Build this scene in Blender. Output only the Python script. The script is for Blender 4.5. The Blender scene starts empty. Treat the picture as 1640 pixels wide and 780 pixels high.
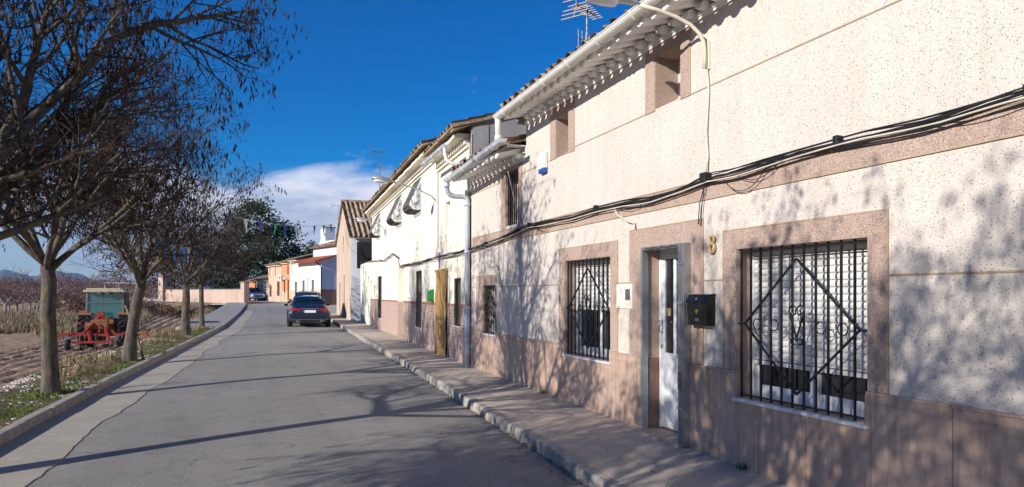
import bpy, math, random
from mathutils import Vector, Matrix
R = math.radians
scene = bpy.context.scene
COL = scene.collection

# ------------------------------------------------------------------ helpers
class MB:
    """collects geometry and links it as ONE mesh object"""
    def __init__(s): s.v = []; s.f = []; s.m = []
    def add(s, vs, fs, mi=0):
        o = len(s.v)
        s.v += [tuple(p) for p in vs]
        s.f += [tuple(i + o for i in f) for f in fs]
        s.m += [mi] * len(fs)
        return s
    def quad(s, a, b, c, d, mi=0): return s.add([a, b, c, d], [(0, 1, 2, 3)], mi)
    def box(s, x0, x1, y0, y1, z0, z1, mi=0):
        v = [(x0,y0,z0),(x1,y0,z0),(x1,y1,z0),(x0,y1,z0),(x0,y0,z1),(x1,y0,z1),(x1,y1,z1),(x0,y1,z1)]
        return s.add(v, [(0,3,2,1),(4,5,6,7),(0,1,5,4),(1,2,6,5),(2,3,7,6),(3,0,4,7)], mi)
    def bar(s, p, q, w, h=None, mi=0, up=(0,0,1)):
        h = w if h is None else h
        p = Vector(p); q = Vector(q); d = (q - p)
        if d.length < 1e-6: return s
        d.normalize(); u = Vector(up)
        if abs(d.dot(u)) > .95: u = Vector((1,0,0))
        a = d.cross(u).normalized() * w / 2; b = a.cross(d).normalized() * h / 2
        v = [p-a-b, p+a-b, p+a+b, p-a+b, q-a-b, q+a-b, q+a+b, q-a+b]
        return s.add(v, [(0,3,2,1),(4,5,6,7),(0,1,5,4),(1,2,6,5),(2,3,7,6),(3,0,4,7)], mi)
    def tube(s, pts, r, n=8, cap=True, closed=False, mi=0):
        pts = [Vector(p) for p in pts]; k = len(pts)
        rr = r if isinstance(r, (list, tuple)) else [r] * k
        t0 = (pts[1] - pts[0]).normalized()
        a = t0.cross(Vector((0,0,1)))
        if a.length < .1: a = t0.cross(Vector((1,0,0)))
        a.normalize()
        vs = []
        for i, p in enumerate(pts):
            if closed: t = (pts[(i+1) % k] - pts[i-1])
            elif i == 0: t = pts[1] - pts[0]
            elif i == k-1: t = pts[-1] - pts[-2]
            else: t = pts[i+1] - pts[i-1]
            t.normalize()
            a = a - t * a.dot(t)
            if a.length < 1e-5: a = t.orthogonal()
            a.normalize(); b = t.cross(a)
            for j in range(n):
                an = 2 * math.pi * j / n
                vs.append(p + (a * math.cos(an) + b * math.sin(an)) * rr[i])
        fs = []
        for i in range(k if closed else k-1):
            i2 = (i + 1) % k
            for j in range(n):
                j2 = (j + 1) % n
                fs.append((i*n+j, i*n+j2, i2*n+j2, i2*n+j))
        if cap and not closed:
            fs.append(tuple(range(n-1, -1, -1))); fs.append(tuple((k-1)*n + j for j in range(n)))
        return s.add(vs, fs, mi)
    def lathe(s, prof, n=16, c=(0,0,0), axis='z', mi=0):
        """prof: (radius, height) pairs, revolved round the axis through c"""
        vs = []
        for (r, h) in prof:
            for j in range(n):
                an = 2*math.pi*j/n; x, y = r*math.cos(an), r*math.sin(an)
                p = {'z': (x, y, h), 'x': (h, x, y), 'y': (x, h, y)}[axis]
                vs.append((p[0]+c[0], p[1]+c[1], p[2]+c[2]))
        fs = [(i*n+j, i*n+(j+1)%n, (i+1)*n+(j+1)%n, (i+1)*n+j) for i in range(len(prof)-1) for j in range(n)]
        return s.add(vs, fs, mi)
    def prism(s, poly, a, b, axis='y', mi=0):
        n = len(poly)
        def P(p, h): return {'y': (p[0], h, p[1]), 'x': (h, p[0], p[1]), 'z': (p[0], p[1], h)}[axis]
        vs = [P(p, a) for p in poly] + [P(p, b) for p in poly]
        fs = [(i, (i+1) % n, n+(i+1) % n, n+i) for i in range(n)] + [tuple(range(n-1,-1,-1)), tuple(range(n, 2*n))]
        return s.add(vs, fs, mi)
    def loft(s, rings, cap=True, mi=0, closed=True):
        n = len(rings[0]); vs = [p for r in rings for p in r]; fs = []
        for i in range(len(rings)-1):
            for j in range(n if closed else n-1):
                j2 = (j+1) % n
                fs.append((i*n+j, i*n+j2, (i+1)*n+j2, (i+1)*n+j))
        if cap: fs.append(tuple(range(n-1,-1,-1))); fs.append(tuple((len(rings)-1)*n + j for j in range(n)))
        return s.add(vs, fs, mi)
    def build(s, name, mats, parent=None, smooth=False, bevel=0, loc=None):
        me = bpy.data.meshes.new(name)
        me.from_pydata([tuple(p) for p in s.v], [], s.f)
        mats = mats if isinstance(mats, (list, tuple)) else [mats]
        for m in mats: me.materials.append(m)
        if len(mats) > 1: me.polygons.foreach_set('material_index', s.m)
        if smooth: me.polygons.foreach_set('use_smooth', [True] * len(me.polygons))
        me.update()
        o = bpy.data.objects.new(name, me); COL.objects.link(o)
        if parent: o.parent = parent
        if loc: o.location = loc
        if bevel:
            b = o.modifiers.new('bevel', 'BEVEL'); b.width = bevel; b.segments = 2; b.limit_method = 'ANGLE'
        return o

def tag(o, label=None, cat=None, group=None, kind=None):
    if label: o['label'] = label
    if cat: o['category'] = cat
    if group: o['group'] = group
    if kind: o['kind'] = kind
    return o
def empty(name, loc=(0,0,0), rz=0):
    o = bpy.data.objects.new(name, None); COL.objects.link(o)
    o.location = loc; o.rotation_euler = (0,0,rz); o.empty_display_size = .2
    return o
def dup(root, loc, rz=0, sc=1, label=None, group=None, cat=None):
    def cp(o, par):
        c = o.copy(); COL.objects.link(c)
        if par: c.parent = par
        for ch in list(o.children): cp(ch, c)
        return c
    r = cp(root, None); r.location = loc; r.rotation_euler = (0,0,rz); r.scale = (sc,)*3
    return tag(r, label, cat, group)

def lerp_table(tab):
    def f(t):
        if t <= tab[0][0]: return tab[0][1]
        for (a, va), (b, vb) in zip(tab, tab[1:]):
            if t <= b: return va + (vb - va) * (t - a) / (b - a)
        return tab[-1][1]
    return f
def sm(t): t = max(0, min(1, t)); return t*t*(3-2*t)

# ------------------------------------------------------------------ materials
class NT:
    def __init__(s, name, rough=.8, spec=.3, metal=0):
        s.m = bpy.data.materials.new(name); s.m.use_nodes = True
        s.t = s.m.node_tree; s.b = s.t.nodes['Principled BSDF']
        s.b.inputs['Roughness'].default_value = rough
        s.b.inputs['Specular IOR Level'].default_value = spec
        s.b.inputs['Metallic'].default_value = metal
        s.tc = s.t.nodes.new('ShaderNodeTexCoord')
    def link(s, a, b): s.t.links.new(a, b)
    def vec(s, scale=(1,1,1), rot=(0,0,0)):
        n = s.t.nodes.new('ShaderNodeMapping'); n.inputs['Scale'].default_value = scale; n.inputs['Rotation'].default_value = rot
        s.link(s.tc.outputs['Object'], n.inputs['Vector']); return n.outputs['Vector']
    def noise(s, scale, detail=4, rough=.55, vec=None, dist=0):
        n = s.t.nodes.new('ShaderNodeTexNoise'); n.inputs['Scale'].default_value = scale
        n.inputs['Detail'].default_value = detail; n.inputs['Roughness'].default_value = rough; n.inputs['Distortion'].default_value = dist
        s.link(vec if vec else s.vec(), n.inputs['Vector']); return n.outputs['Fac']
    def voro(s, scale, feature='F1', vec=None, rand=1):
        n = s.t.nodes.new('ShaderNodeTexVoronoi'); n.feature = feature; n.inputs['Scale'].default_value = scale
        n.inputs['Randomness'].default_value = rand
        s.link(vec if vec else s.vec(), n.inputs['Vector']); return n
    def ramp(s, fac, stops, interp='LINEAR'):
        n = s.t.nodes.new('ShaderNodeValToRGB'); n.color_ramp.interpolation = interp
        e = n.color_ramp.elements
        while len(e) < len(stops): e.new(.5)
        for q, (p, c) in zip(e, stops):
            q.position = p; q.color = (c[0],c[1],c[2],1) if isinstance(c, (tuple, list)) else (c,c,c,1)
        s.link(fac, n.inputs['Fac']); return n.outputs['Color']
    def mix(s, fac, a, b, mode='MIX'):
        n = s.t.nodes.new('ShaderNodeMix'); n.data_type = 'RGBA'; n.blend_type = mode
        for sock, val in ((n.inputs['Factor'], fac), (n.inputs['A'], a), (n.inputs['B'], b)):
            if isinstance(val, (int, float)): sock.default_value = val
            elif isinstance(val, (tuple, list)): sock.default_value = (val[0],val[1],val[2],1)
            else: s.link(val, sock)
        return n.outputs['Result']
    def math(s, op, a, b=0, c=None):
        n = s.t.nodes.new('ShaderNodeMath'); n.operation = op
        for i, val in enumerate((a, b) if c is None else (a, b, c)):
            if isinstance(val, (int, float)): n.inputs[i].default_value = val
            else: s.link(val, n.inputs[i])
        return n.outputs[0]
    def bump(s, h, strength=.3, dist=.02):
        n = s.t.nodes.new('ShaderNodeBump'); n.inputs['Strength'].default_value = strength; n.inputs['Distance'].default_value = dist
        s.link(h, n.inputs['Height']); s.link(n.outputs['Normal'], s.b.inputs['Normal'])
    def col(s, c):
        if isinstance(c, (tuple, list)): s.b.inputs['Base Color'].default_value = (c[0],c[1],c[2],1)
        else: s.link(c, s.b.inputs['Base Color'])
        return s

M = {}
def simple(name, c, rough=.7, spec=.3, metal=0, var=.12, scale=6, bump=0, bscale=60):
    n = NT(name, rough, spec, metal)
    f = n.noise(scale, 5, .6)
    d = tuple(x*(1-var) for x in c); l = tuple(min(1, x*(1+var)) for x in c)
    n.col(n.ramp(f, [(.3, d), (.7, l)]))
    if bump: n.bump(n.noise(bscale, 4), bump, .01)
    M[name] = n.m; return n.m

def mk_speckled():
    n = NT('speckled_render', .9, .15)
    base = n.ramp(n.noise(1.3, 5), [(.3, (.66,.60,.54)), (.7, (.73,.67,.605))])
    grain = n.noise(170, 2)
    base = n.mix(n.math('MULTIPLY', grain, .34), base, (.36,.29,.23))
    for sc, thr, colr, w in ((120, .30, (.27,.21,.165), .15), (74, .29, (.12,.095,.075), .40), (46, .23, (.17,.13,.10), .48)):
        v = n.voro(sc, vec=n.vec())
        sep = n.t.nodes.new('ShaderNodeSeparateColor'); n.link(v.outputs['Color'], sep.inputs['Color'])
        pick = n.math('GREATER_THAN', sep.outputs[0], w)
        lim = n.math('MULTIPLY', sep.outputs[1], thr)
        dot = n.math('MULTIPLY', n.math('LESS_THAN', v.outputs['Distance'], n.math('ADD', lim, thr*.35)), pick)
        base = n.mix(n.math('MULTIPLY', dot, .62), base, colr)
    # faint rain streaks below the joints
    st = n.ramp(n.noise(1, 4, vec=n.vec((3, 9, .5))), [(.45, 0), (.75, 1)])
    base = n.mix(n.math('MULTIPLY', st, .16), base, (.36,.29,.22))
    n.col(base); n.bump(n.noise(140, 3), .35, .006)
    M['speckled'] = n.m
mk_speckled()
def mk_aggregate():
    n = NT('pink_aggregate_render', .92, .2)
    v = n.voro(150); sep = n.t.nodes.new('ShaderNodeSeparateColor'); n.link(v.outputs['Color'], sep.inputs['Color'])
    c = n.ramp(sep.outputs[0], [(0, (.20,.13,.10)), (.2, (.37,.26,.205)), (.55, (.47,.35,.29)), (.85, (.54,.42,.355)), (1, (.64,.55,.48))])
    c = n.mix(n.ramp(n.noise(2.2, 4), [(.35, 0), (.75, .35)]), c, (.30,.20,.15))
    n.col(c); n.bump(v.outputs['Distance'], .45, .008)
    M['aggregate'] = n.m
mk_aggregate()
def mk_dado():
    n = NT('pink_stone_dado', .5, .4)
    f = n.noise(1, 7, .7, vec=n.vec((9, 14, 1.6)), dist=.4)
    c = n.ramp(f, [(.25, (.29,.185,.14)), (.42, (.48,.34,.26)), (.58, (.59,.44,.345)), (.8, (.69,.55,.455))])
    g = n.noise(120, 2)
    c = n.mix(n.math('MULTIPLY', g, .35), c, (.33,.22,.17))
    # slab joints
    b = n.t.nodes.new('ShaderNodeTexBrick'); b.offset = 0; b.inputs['Scale'].default_value = 1
    b.inputs['Brick Width'].default_value = .62; b.inputs['Row Height'].default_value = 2.4; b.inputs['Mortar Size'].default_value = .0035
    mp = n.t.nodes.new('ShaderNodeMapping'); mp.inputs['Rotation'].default_value = (0, R(90), R(90))
    sx = n.t.nodes.new('ShaderNodeSeparateXYZ'); n.link(n.tc.outputs['Object'], sx.inputs[0])
    cx = n.t.nodes.new('ShaderNodeCombineXYZ'); n.link(sx.outputs[1], cx.inputs[0]); n.link(sx.outputs[2], cx.inputs[1])
    zz = n.math('ADD', sx.outputs[2], 1.2); n.link(zz, cx.inputs[1])
    n.link(cx.outputs[0], b.inputs['Vector'])
    b.inputs['Color1'].default_value = (1,1,1,1); b.inputs['Color2'].default_value = (.86,.84,.84,1); b.inputs['Mortar'].default_value = (.45,.38,.34,1)
    c = n.mix(1, c, b.outputs['Color'], 'MULTIPLY')
    h = n.math('SUBTRACT', .26, sx.outputs[2]); sp = n.math('MULTIPLY', n.ramp(n.math('MULTIPLY', h, 2.2), [(.05, 0), (.7, 1)]), n.ramp(n.noise(7, 6, .7), [(.4, 0), (.62, 1)]))
    c = n.mix(n.math('MULTIPLY', sp, .55), c, (.24,.18,.14))
    n.col(c); n.bump(f, .1, .01)
    M['dado'] = n.m
mk_dado()
def mk_brick_tiles():
    n = NT('small_brick_tiles', .7, .3)
    b = n.t.nodes.new('ShaderNodeTexBrick'); b.inputs['Scale'].default_value = 1
    b.inputs['Brick Width'].default_value = .22; b.inputs['Row Height'].default_value = .075; b.inputs['Mortar Size'].default_value = .008
    sx = n.t.nodes.new('ShaderNodeSeparateXYZ'); n.link(n.tc.outputs['Object'], sx.inputs[0])
    cx = n.t.nodes.new('ShaderNodeCombineXYZ'); n.link(n.math('ADD', sx.outputs[1], sx.outputs[0]), cx.inputs[0]); n.link(sx.outputs[2], cx.inputs[1])
    n.link(cx.outputs[0], b.inputs['Vector'])
    b.inputs['Color1'].default_value = (.45,.29,.23,1); b.inputs['Color2'].default_value = (.37,.25,.21,1); b.inputs['Mortar'].default_value = (.5,.42,.36,1)
    c = n.mix(n.ramp(n.noise(3, 5), [(.4, 0), (.8, .4)]), b.outputs['Color'], (.5,.4,.35))
    n.col(c); n.bump(b.outputs['Fac'], -.3, .01)
    M['brick_tiles'] = n.m
mk_brick_tiles()
def mk_plaster(name, lo, hi, stain, amount=.5, bump=.2):
    n = NT(name, .9, .2)
    c = n.ramp(n.noise(.9, 6, .6), [(.3, lo), (.7, hi)])
    st = n.ramp(n.noise(1, 5, .65, vec=n.vec((1.5, 4, .6))), [(.5, 0), (.8, 1)])
    c = n.mix(n.math('MULTIPLY', st, amount), c, stain)
    n.col(c); n.bump(n.noise(35, 5), bump, .012)
    M[name] = n.m; return n.m
mk_plaster('cream_plaster', (.74,.68,.55), (.82,.77,.65), (.56,.48,.36), .35)
mk_plaster('white_plaster', (.72,.71,.70), (.80,.79,.77), (.55,.52,.50), .35)
mk_plaster('shaded_white_plaster', (.50,.50,.60), (.60,.60,.68), (.4,.4,.47), .4)  # white house plaster with its purple-grey shade mixed into the colour
mk_plaster('stone_plaster', (.48,.36,.27), (.62,.49,.38), (.36,.27,.2), .6, .5)
mk_plaster('bluewhite_plaster', (.62,.64,.68), (.74,.75,.77), (.45,.45,.48), .6, .4)
mk_plaster('orange_plaster', (.62,.24,.11), (.70,.30,.15), (.5,.22,.12), .3)
mk_plaster('salmon_plaster', (.66,.40,.28), (.72,.46,.33), (.5,.34,.25), .35)
mk_plaster('pink_wall_plaster', (.48,.34,.27), (.58,.43,.35), (.36,.27,.22), .6, .4)
mk_plaster('grey_cement', (.26,.25,.24), (.36,.345,.33), (.18,.17,.16), .7, .5)
mk_plaster('brown_tile_dado', (.24,.15,.10), (.31,.2,.14), (.2,.13,.1), .4)
simple('tan_trim', (.42,.31,.21), .7, var=.15)
simple('jamb', (.46,.34,.27), .85, bump=.3, bscale=140, scale=60, var=.3)
simple('red_trim', (.42,.16,.09), .6)
simple('cream_paint', (.72,.68,.60), .6)
simple('white_eave', (.84,.82,.78), .8, var=.14, scale=9, bump=.2)
simple('gutter_cream', (.72,.69,.62), .35, .5, var=.06)
simple('gutter_grey', (.55,.58,.62), .35, .5, var=.08)
simple('pipe_blue_grey', (.50,.56,.63), .4, .5, var=.15, scale=4)
simple('black_iron', (.012,.013,.016), .45, .5, var=.2)
simple('pvc_white', (.78,.79,.80), .35, .5, var=.03)
simple('shutter_white', (.74,.73,.70), .45, .4, var=.05)
simple('aluminium', (.42,.44,.46), .35, .5, .7, var=.1)
simple('aluminium_dark', (.20,.21,.23), .4, .5, .5, var=.15)
simple('rubber_black', (.015,.015,.016), .75, .3)
simple('black_cable', (.018,.018,.02), .6, .3, var=.3)
simple('white_cable', (.62,.56,.46), .6, .3, var=.15)
simple('mustard_ceramic', (.50,.35,.16), .3, .5, var=.15)
simple('brass', (.55,.38,.12), .35, .5, .8)
simple('red_dot', (.5,.06,.04), .4, .5)
simple('mailbox_black', (.012,.012,.014), .3, .5, var=.2)
simple('siren_blue', (.02,.10,.42), .25, .5)
simple('lamp_grey', (.42,.43,.44), .4, .5, .3)
simple('lamp_cream', (.66,.60,.48), .5, .4)
simple('kerb_concrete', (.36,.325,.285), .9, .2, var=.25, scale=9, bump=.4, bscale=45)
simple('marble_sill', (.66,.66,.66), .4, .4, var=.1)
simple('green_box', (.03,.22,.05), .4, .4)
simple('wood_brown', (.20,.11,.06), .6, .3, var=.25)
simple('dark_interior', (.02,.02,.022), .6)
simple('rust', (.26,.12,.06), .8, .2, .2, var=.35, scale=12)
simple('implement_red', (.27,.03,.022), .6, .3, var=.45, scale=9)
simple('tractor_orange', (.27,.11,.055), .5, .4, var=.3, scale=10)
simple('tractor_cream', (.50,.44,.29), .45, .4)
simple('steel_grey', (.20,.20,.20), .5, .4, .6, var=.25)
simple('tyre', (.022,.022,.023), .85, .2, var=.3)
simple('tail_red', (.42,.012,.015), .2, .6)
simple('chrome', (.7,.7,.72), .15, .5, 1)
simple('plate_white', (.78,.78,.78), .35, .4, var=.02)
simple('plate_blue', (.02,.06,.35), .35)
simple('blue_flag', (.02,.24,.72), .6, var=.1)
simple('purple_flag', (.16,.06,.36), .6)
simple('green_flag', (.02,.42,.27), .6)
simple('navy_flag', (.03,.08,.40), .6)
simple('white_flag', (.75,.75,.75), .6)
simple('cord', (.6,.6,.58), .7)
simple('dry_leaf', (.042,.030,.023), .8, var=.4, scale=14)
simple('litter', (.20,.115,.055), .8, var=.5, scale=14)
simple('dry_grass', (.24,.185,.115), .85, var=.3, scale=3)
simple('weed', (.30,.22,.125), .85, var=.35, scale=2)
simple('dry_stalk', (.17,.12,.08), .85, var=.3)
simple('pebble_white', (.60,.56,.51), .8, var=.25, scale=8, bump=.3)
simple('clod', (.36,.25,.18), .95, .1, var=.3, scale=8)
simple('orchard_bark', (.27,.225,.215), .85, var=.3, scale=3)
simple('orchard_twig', (.17,.10,.085), .85, var=.3, scale=3)

def mk_glass(name, c, rough=.05):
    n = NT(name, rough, .6); n.col(c); n.b.inputs['Coat Weight'].default_value = .5; n.b.inputs['Coat Roughness'].default_value = .02
    M[name] = n.m
mk_glass('window_glass', (.015,.02,.026)); mk_glass('tractor_glass', (.02,.11,.11)); mk_glass('car_glass', (.012,.022,.03))
def mk_paint(name, c, rough=.25):
    n = NT(name, rough, .5, .2); n.col(c); n.b.inputs['Coat Weight'].default_value = 1; n.b.inputs['Coat Roughness'].default_value = .04
    M[name] = n.m
mk_paint('navy_paint', (.008,.016,.045)); mk_paint('blue_paint', (.16,.26,.46)); mk_paint('dark_paint', (.01,.013,.02))

def mk_wood():
    n = NT('woven_blind', .8, .2)
    w = n.t.nodes.new('ShaderNodeTexWave'); w.bands_direction = 'Z'; w.inputs['Scale'].default_value = 16; w.inputs['Distortion'].default_value = .6
    n.link(n.vec(), w.inputs['Vector'])
    c = n.ramp(w.outputs['Fac'], [(0, (.30,.17,.055)), (1, (.52,.33,.13))])
    c = n.mix(n.ramp(n.noise(3, 4), [(.4, 0), (.8, .5)]), c, (.34,.21,.09))
    n.col(c); n.bump(w.outputs['Fac'], .4, .01); M['blind'] = n.m
mk_wood()
def mk_bark():
    n = NT('grey_bark', .9, .15)
    f = n.noise(1, 6, .65, vec=n.vec((16, 16, 4)))
    c = n.ramp(f, [(.3, (.05,.042,.036)), (.55, (.12,.103,.088)), (.75, (.19,.168,.145))])
    li = n.ramp(n.noise(5, 5, .6), [(.52, 0), (.66, 1)])
    c = n.mix(n.math('MULTIPLY', li, .6), c, (.20,.165,.06))
    n.col(c); n.bump(f, .8, .03); M['bark'] = n.m
    n = NT('twig_bark', .9, .15); c = n.ramp(n.noise(4, 4), [(.3, (.035,.024,.02)), (.6, (.075,.05,.038)), (.8, (.16,.125,.08))]); n.col(c); M['twig'] = n.m
mk_bark()
def mk_leaf(name, a, b, c_):
    n = NT(name, .8, .2); n.col(n.ramp(n.noise(1.1, 4), [(.3, a), (.55, b), (.8, c_)])); M[name] = n.m
mk_leaf('pine_leaf', (.018,.035,.012), (.035,.06,.02), (.07,.09,.032))
mk_leaf('olive_leaf', (.06,.07,.04), (.10,.11,.07), (.15,.155,.10))
mk_leaf('grass_blade', (.06,.11,.02), (.11,.165,.035), (.20,.20,.06))
mk_leaf('brown_leaf', (.07,.04,.025), (.12,.07,.045), (.16,.10,.06))
def mk_roof(name, lo, mid, hi):
    n = NT(name, .9, .2)
    v = n.voro(4.5, vec=n.vec((1, 1, 1))); sep = n.t.nodes.new('ShaderNodeSeparateColor'); n.link(v.outputs['Color'], sep.inputs['Color'])
    f = n.math('ADD', n.math('MULTIPLY', sep.outputs[0], .5), n.math('MULTIPLY', n.noise(7, 5), .6))
    n.col(n.ramp(f, [(.2, lo), (.55, mid), (.85, hi)])); n.bump(n.noise(30, 4), .4, .02); M[name] = n.m
mk_roof('clay_tiles', (.15,.095,.06), (.34,.24,.155), (.50,.40,.29))
mk_roof('red_tiles', (.25,.07,.04), (.40,.12,.06), (.5,.2,.11))

def mk_asphalt():
    n = NT('worn_asphalt', .88, .25)
    g = n.noise(120, 4, .8); g2 = n.noise(38, 4, .75)
    f = n.math('ADD', n.math('MULTIPLY', g, .6), n.math('MULTIPLY', g2, .4))
    c = n.ramp(f, [(.34, (.09,.084,.077)), (.47, (.25,.236,.216)), (.56, (.35,.33,.302)), (.68, (.52,.49,.45))])
    big = n.ramp(n.noise(.33, 6, .65), [(.38, 0), (.62, 1)])
    c = n.mix(n.math('MULTIPLY', big, .45), c, (.37,.345,.32))
    st = n.ramp(n.noise(1, 5, .6, vec=n.vec((1.3, .09, 1))), [(.46, 0), (.7, 1)])
    c = n.mix(n.math('MULTIPLY', st, .42), c, (.165,.155,.15))
    mid = n.ramp(n.noise(2.2, 6, .75), [(.50, 0), (.66, 1)])
    c = n.mix(n.math('MULTIPLY', mid, .35), c, (.15,.142,.136))
    sand = n.ramp(n.noise(4.5, 6, .8), [(.58, 0), (.7, 1)])
    c = n.mix(n.math('MULTIPLY', sand, .4), c, (.46,.41,.355))
    oil = n.ramp(n.noise(1.3, 5, .7), [(.64, 0), (.76, 1)])
    c = n.mix(n.math('MULTIPLY', oil, .45), c, (.085,.08,.077))
    cr = n.voro(.55, 'DISTANCE_TO_EDGE', vec=n.vec())
    dv = n.t.nodes.new('ShaderNodeVectorMath'); dv.operation = 'ADD'
    nz = n.t.nodes.new('ShaderNodeTexNoise'); nz.inputs['Scale'].default_value = 2.5; nz.inputs['Detail'].default_value = 5
    n.link(n.vec(), nz.inputs['Vector']); n.link(n.vec(), dv.inputs[0]); n.link(nz.outputs['Color'], dv.inputs[1]); n.link(dv.outputs[0], cr.inputs['Vector'])
    ck = n.math('MULTIPLY', n.math('LESS_THAN', cr.outputs['Distance'], .006), n.ramp(n.noise(.5, 2), [(.52, 0), (.6, 1)]))
    c = n.mix(n.math('MULTIPLY', ck, .5), c, (.035,.033,.03))
    n.col(c); n.bump(f, .8, .012); M['asphalt'] = n.m
mk_asphalt()
def mk_concrete(name, lo, hi, grid=None):
    n = NT(name, .9, .2)
    c = n.ramp(n.noise(2.5, 7, .7), [(.3, lo), (.7, hi)])
    g = n.noise(95, 4, .8)
    c = n.mix(n.ramp(g, [(.36, .75), (.52, 0)]), c, tuple(x*.5 for x in lo))
    st = n.ramp(n.noise(5, 6, .75), [(.52, 0), (.68, 1)])
    c = n.mix(n.math('MULTIPLY', st, .45), c, tuple(x*.55 for x in lo))
    li = n.ramp(n.noise(3.1, 6, .75), [(.55, 0), (.7, 1)])
    c = n.mix(n.math('MULTIPLY', li, .35), c, tuple(min(1, x*1.25) for x in hi))
    if grid:
        b = n.t.nodes.new('ShaderNodeTexBrick'); b.offset = 0; b.inputs['Scale'].default_value = 1
        b.inputs['Brick Width'].default_value = grid; b.inputs['Row Height'].default_value = grid; b.inputs['Mortar Size'].default_value = grid*.022
        n.link(n.vec(), b.inputs['Vector'])
        b.inputs['Color1'].default_value = (1,1,1,1); b.inputs['Color2'].default_value = (.93,.92,.92,1); b.inputs['Mortar'].default_value = (.75,.73,.71,1)
        c = n.mix(1, c, b.outputs['Color'], 'MULTIPLY')
        n.bump(b.outputs['Fac'], -.25, .006)
    else: n.bump(g, .4, .006)
    n.col(c); M[name] = n.m
mk_concrete('gutter_concrete', (.38,.34,.285), (.50,.45,.385))
mk_concrete('pavement', (.51,.43,.345), (.66,.57,.47), .2)
mk_concrete('pavement_grey', (.33,.31,.29), (.43,.41,.385), .8)
def mk_soil():
    n = NT('ploughed_soil', .97, .1)
    f = n.noise(2.2, 8, .72); f2 = n.noise(22, 5, .7)
    c = n.ramp(n.math('ADD', n.math('MULTIPLY', f, .55), n.math('MULTIPLY', f2, .5)), [(.3, (.20,.115,.075)), (.5, (.37,.25,.16)), (.66, (.47,.34,.235)), (.8, (.56,.45,.37))])
    gr = n.ramp(n.noise(.09, 5, .6), [(.5, 0), (.64, 1)])
    c = n.mix(n.math('MULTIPLY', gr, .45), c, (.16,.15,.06))
    n.col(c); n.bump(f2, .6, .05); M['soil'] = n.m
    n = NT('verge_ground', .97, .1)
    f = n.noise(3.2, 7, .7); f2 = n.noise(40, 4, .7)
    c = n.ramp(f, [(.36, (.15,.095,.06)), (.47, (.20,.15,.09)), (.55, (.10,.12,.035)), (.72, (.16,.17,.05))])
    c = n.mix(n.ramp(f2, [(.6, 0), (.68, .85)]), c, (.48,.42,.35))
    n.col(c); n.bump(f2, .8, .05); M['verge'] = n.m
    n = NT('far_land', .97, .1); f = n.noise(.006, 6, .6); n.col(n.ramp(f, [(.3, (.10,.065,.055)), (.5, (.17,.12,.085)), (.7, (.12,.11,.06))])); M['land'] = n.m
    n = NT('mountain_scrub', .97, .1); f = n.noise(.004, 7, .65); n.col(n.ramp(f, [(.3, (.03,.04,.02)), (.55, (.08,.075,.05)), (.75, (.15,.12,.09))])); M['mountain'] = n.m
mk_soil()

# ------------------------------------------------------------------ ground
from mathutils import noise as mn
S = lerp_table([(-60,-.5),(-5,-.12),(0,-.05),(4.6,0),(6.7,.05),(13,.13),(20,.15),(33,.19),(50,.3),(70,.54),(82,.94),(95,1.0),(130,1.05)])
KL = lerp_table([(-40,-5.4),(0,-3.02),(8.84,-2.48),(33.5,-1.0),(55,-.45),(76,-.12)])
KR = lerp_table([(-40,.8),(0,2.6),(5,2.79),(9.7,2.95),(30,3.85),(45,4.5),(58,5.1),(66,5.5)])
FAR = [((-.28,66),(5.5,66)), ((-.12,75),(4.3,75.5)), ((-1.2,79),(3.3,80)), ((-3.2,84),(1.7,90.7)), ((-8,93),(-1,99)), ((-30,122),(-25,135))]
random.seed(7)
def frange(a, b, st):
    n = max(1, round((b-a)/st)); return [a + (b-a)*i/n for i in range(n+1)]

# road
mb = MB(); rows = []
for y in frange(-40, 66, .5):
    l, r = KL(y), KR(y)
    rows.append([(l + (r-l)*t - (.05 if t == 0 else 0) + (.05 if t == 1 else 0), y, S(y) - .125 + .05*(1-(2*t-1)**2) + .008*mn.noise((l+(r-l)*t, y*.4, 3))) for t in [i/10 for i in range(11)]])
for (l, r) in FAR[1:]:
    rows.append([(l[0]+(r[0]-l[0])*t, l[1]+(r[1]-l[1])*t, S(l[1]+(r[1]-l[1])*t) - .125 + .03*(1-(2*t-1)**2)) for t in [i/10 for i in range(11)]])
mb.loft(rows, cap=False, closed=False)
tag(mb.build('road', M['asphalt'], smooth=True), kind='structure')

# concrete gutter strip along the left kerb, ragged where the asphalt meets it
mb = MB(); rows = []
for y in frange(-10, 58, .12):
    l = KL(y)
    w = .80 + .16*mn.noise((y*.55, 1.7, 0)) + .05*mn.noise((y*3.1, 4.7, 0)) + .03*mn.noise((y*9, 2, 0))
    rr = KR(y)
    row = []
    for t in (0, .25, .5, .75, 1):
        x = l + w*t; tt = (x-l)/(rr-l)
        row.append((x, y, S(y) - .125 + .05*(1-(2*tt-1)**2) + .008 + .012*(1-t)))
    row.append((l+w+.006, y, S(y) - .125 + .05*(1-(2*(w/(rr-l))-1)**2) - .006))
    rows.append(row)
mb.loft(rows, cap=False, closed=False)
tag(mb.build('gutter', M['gutter_concrete']), kind='structure')

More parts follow.
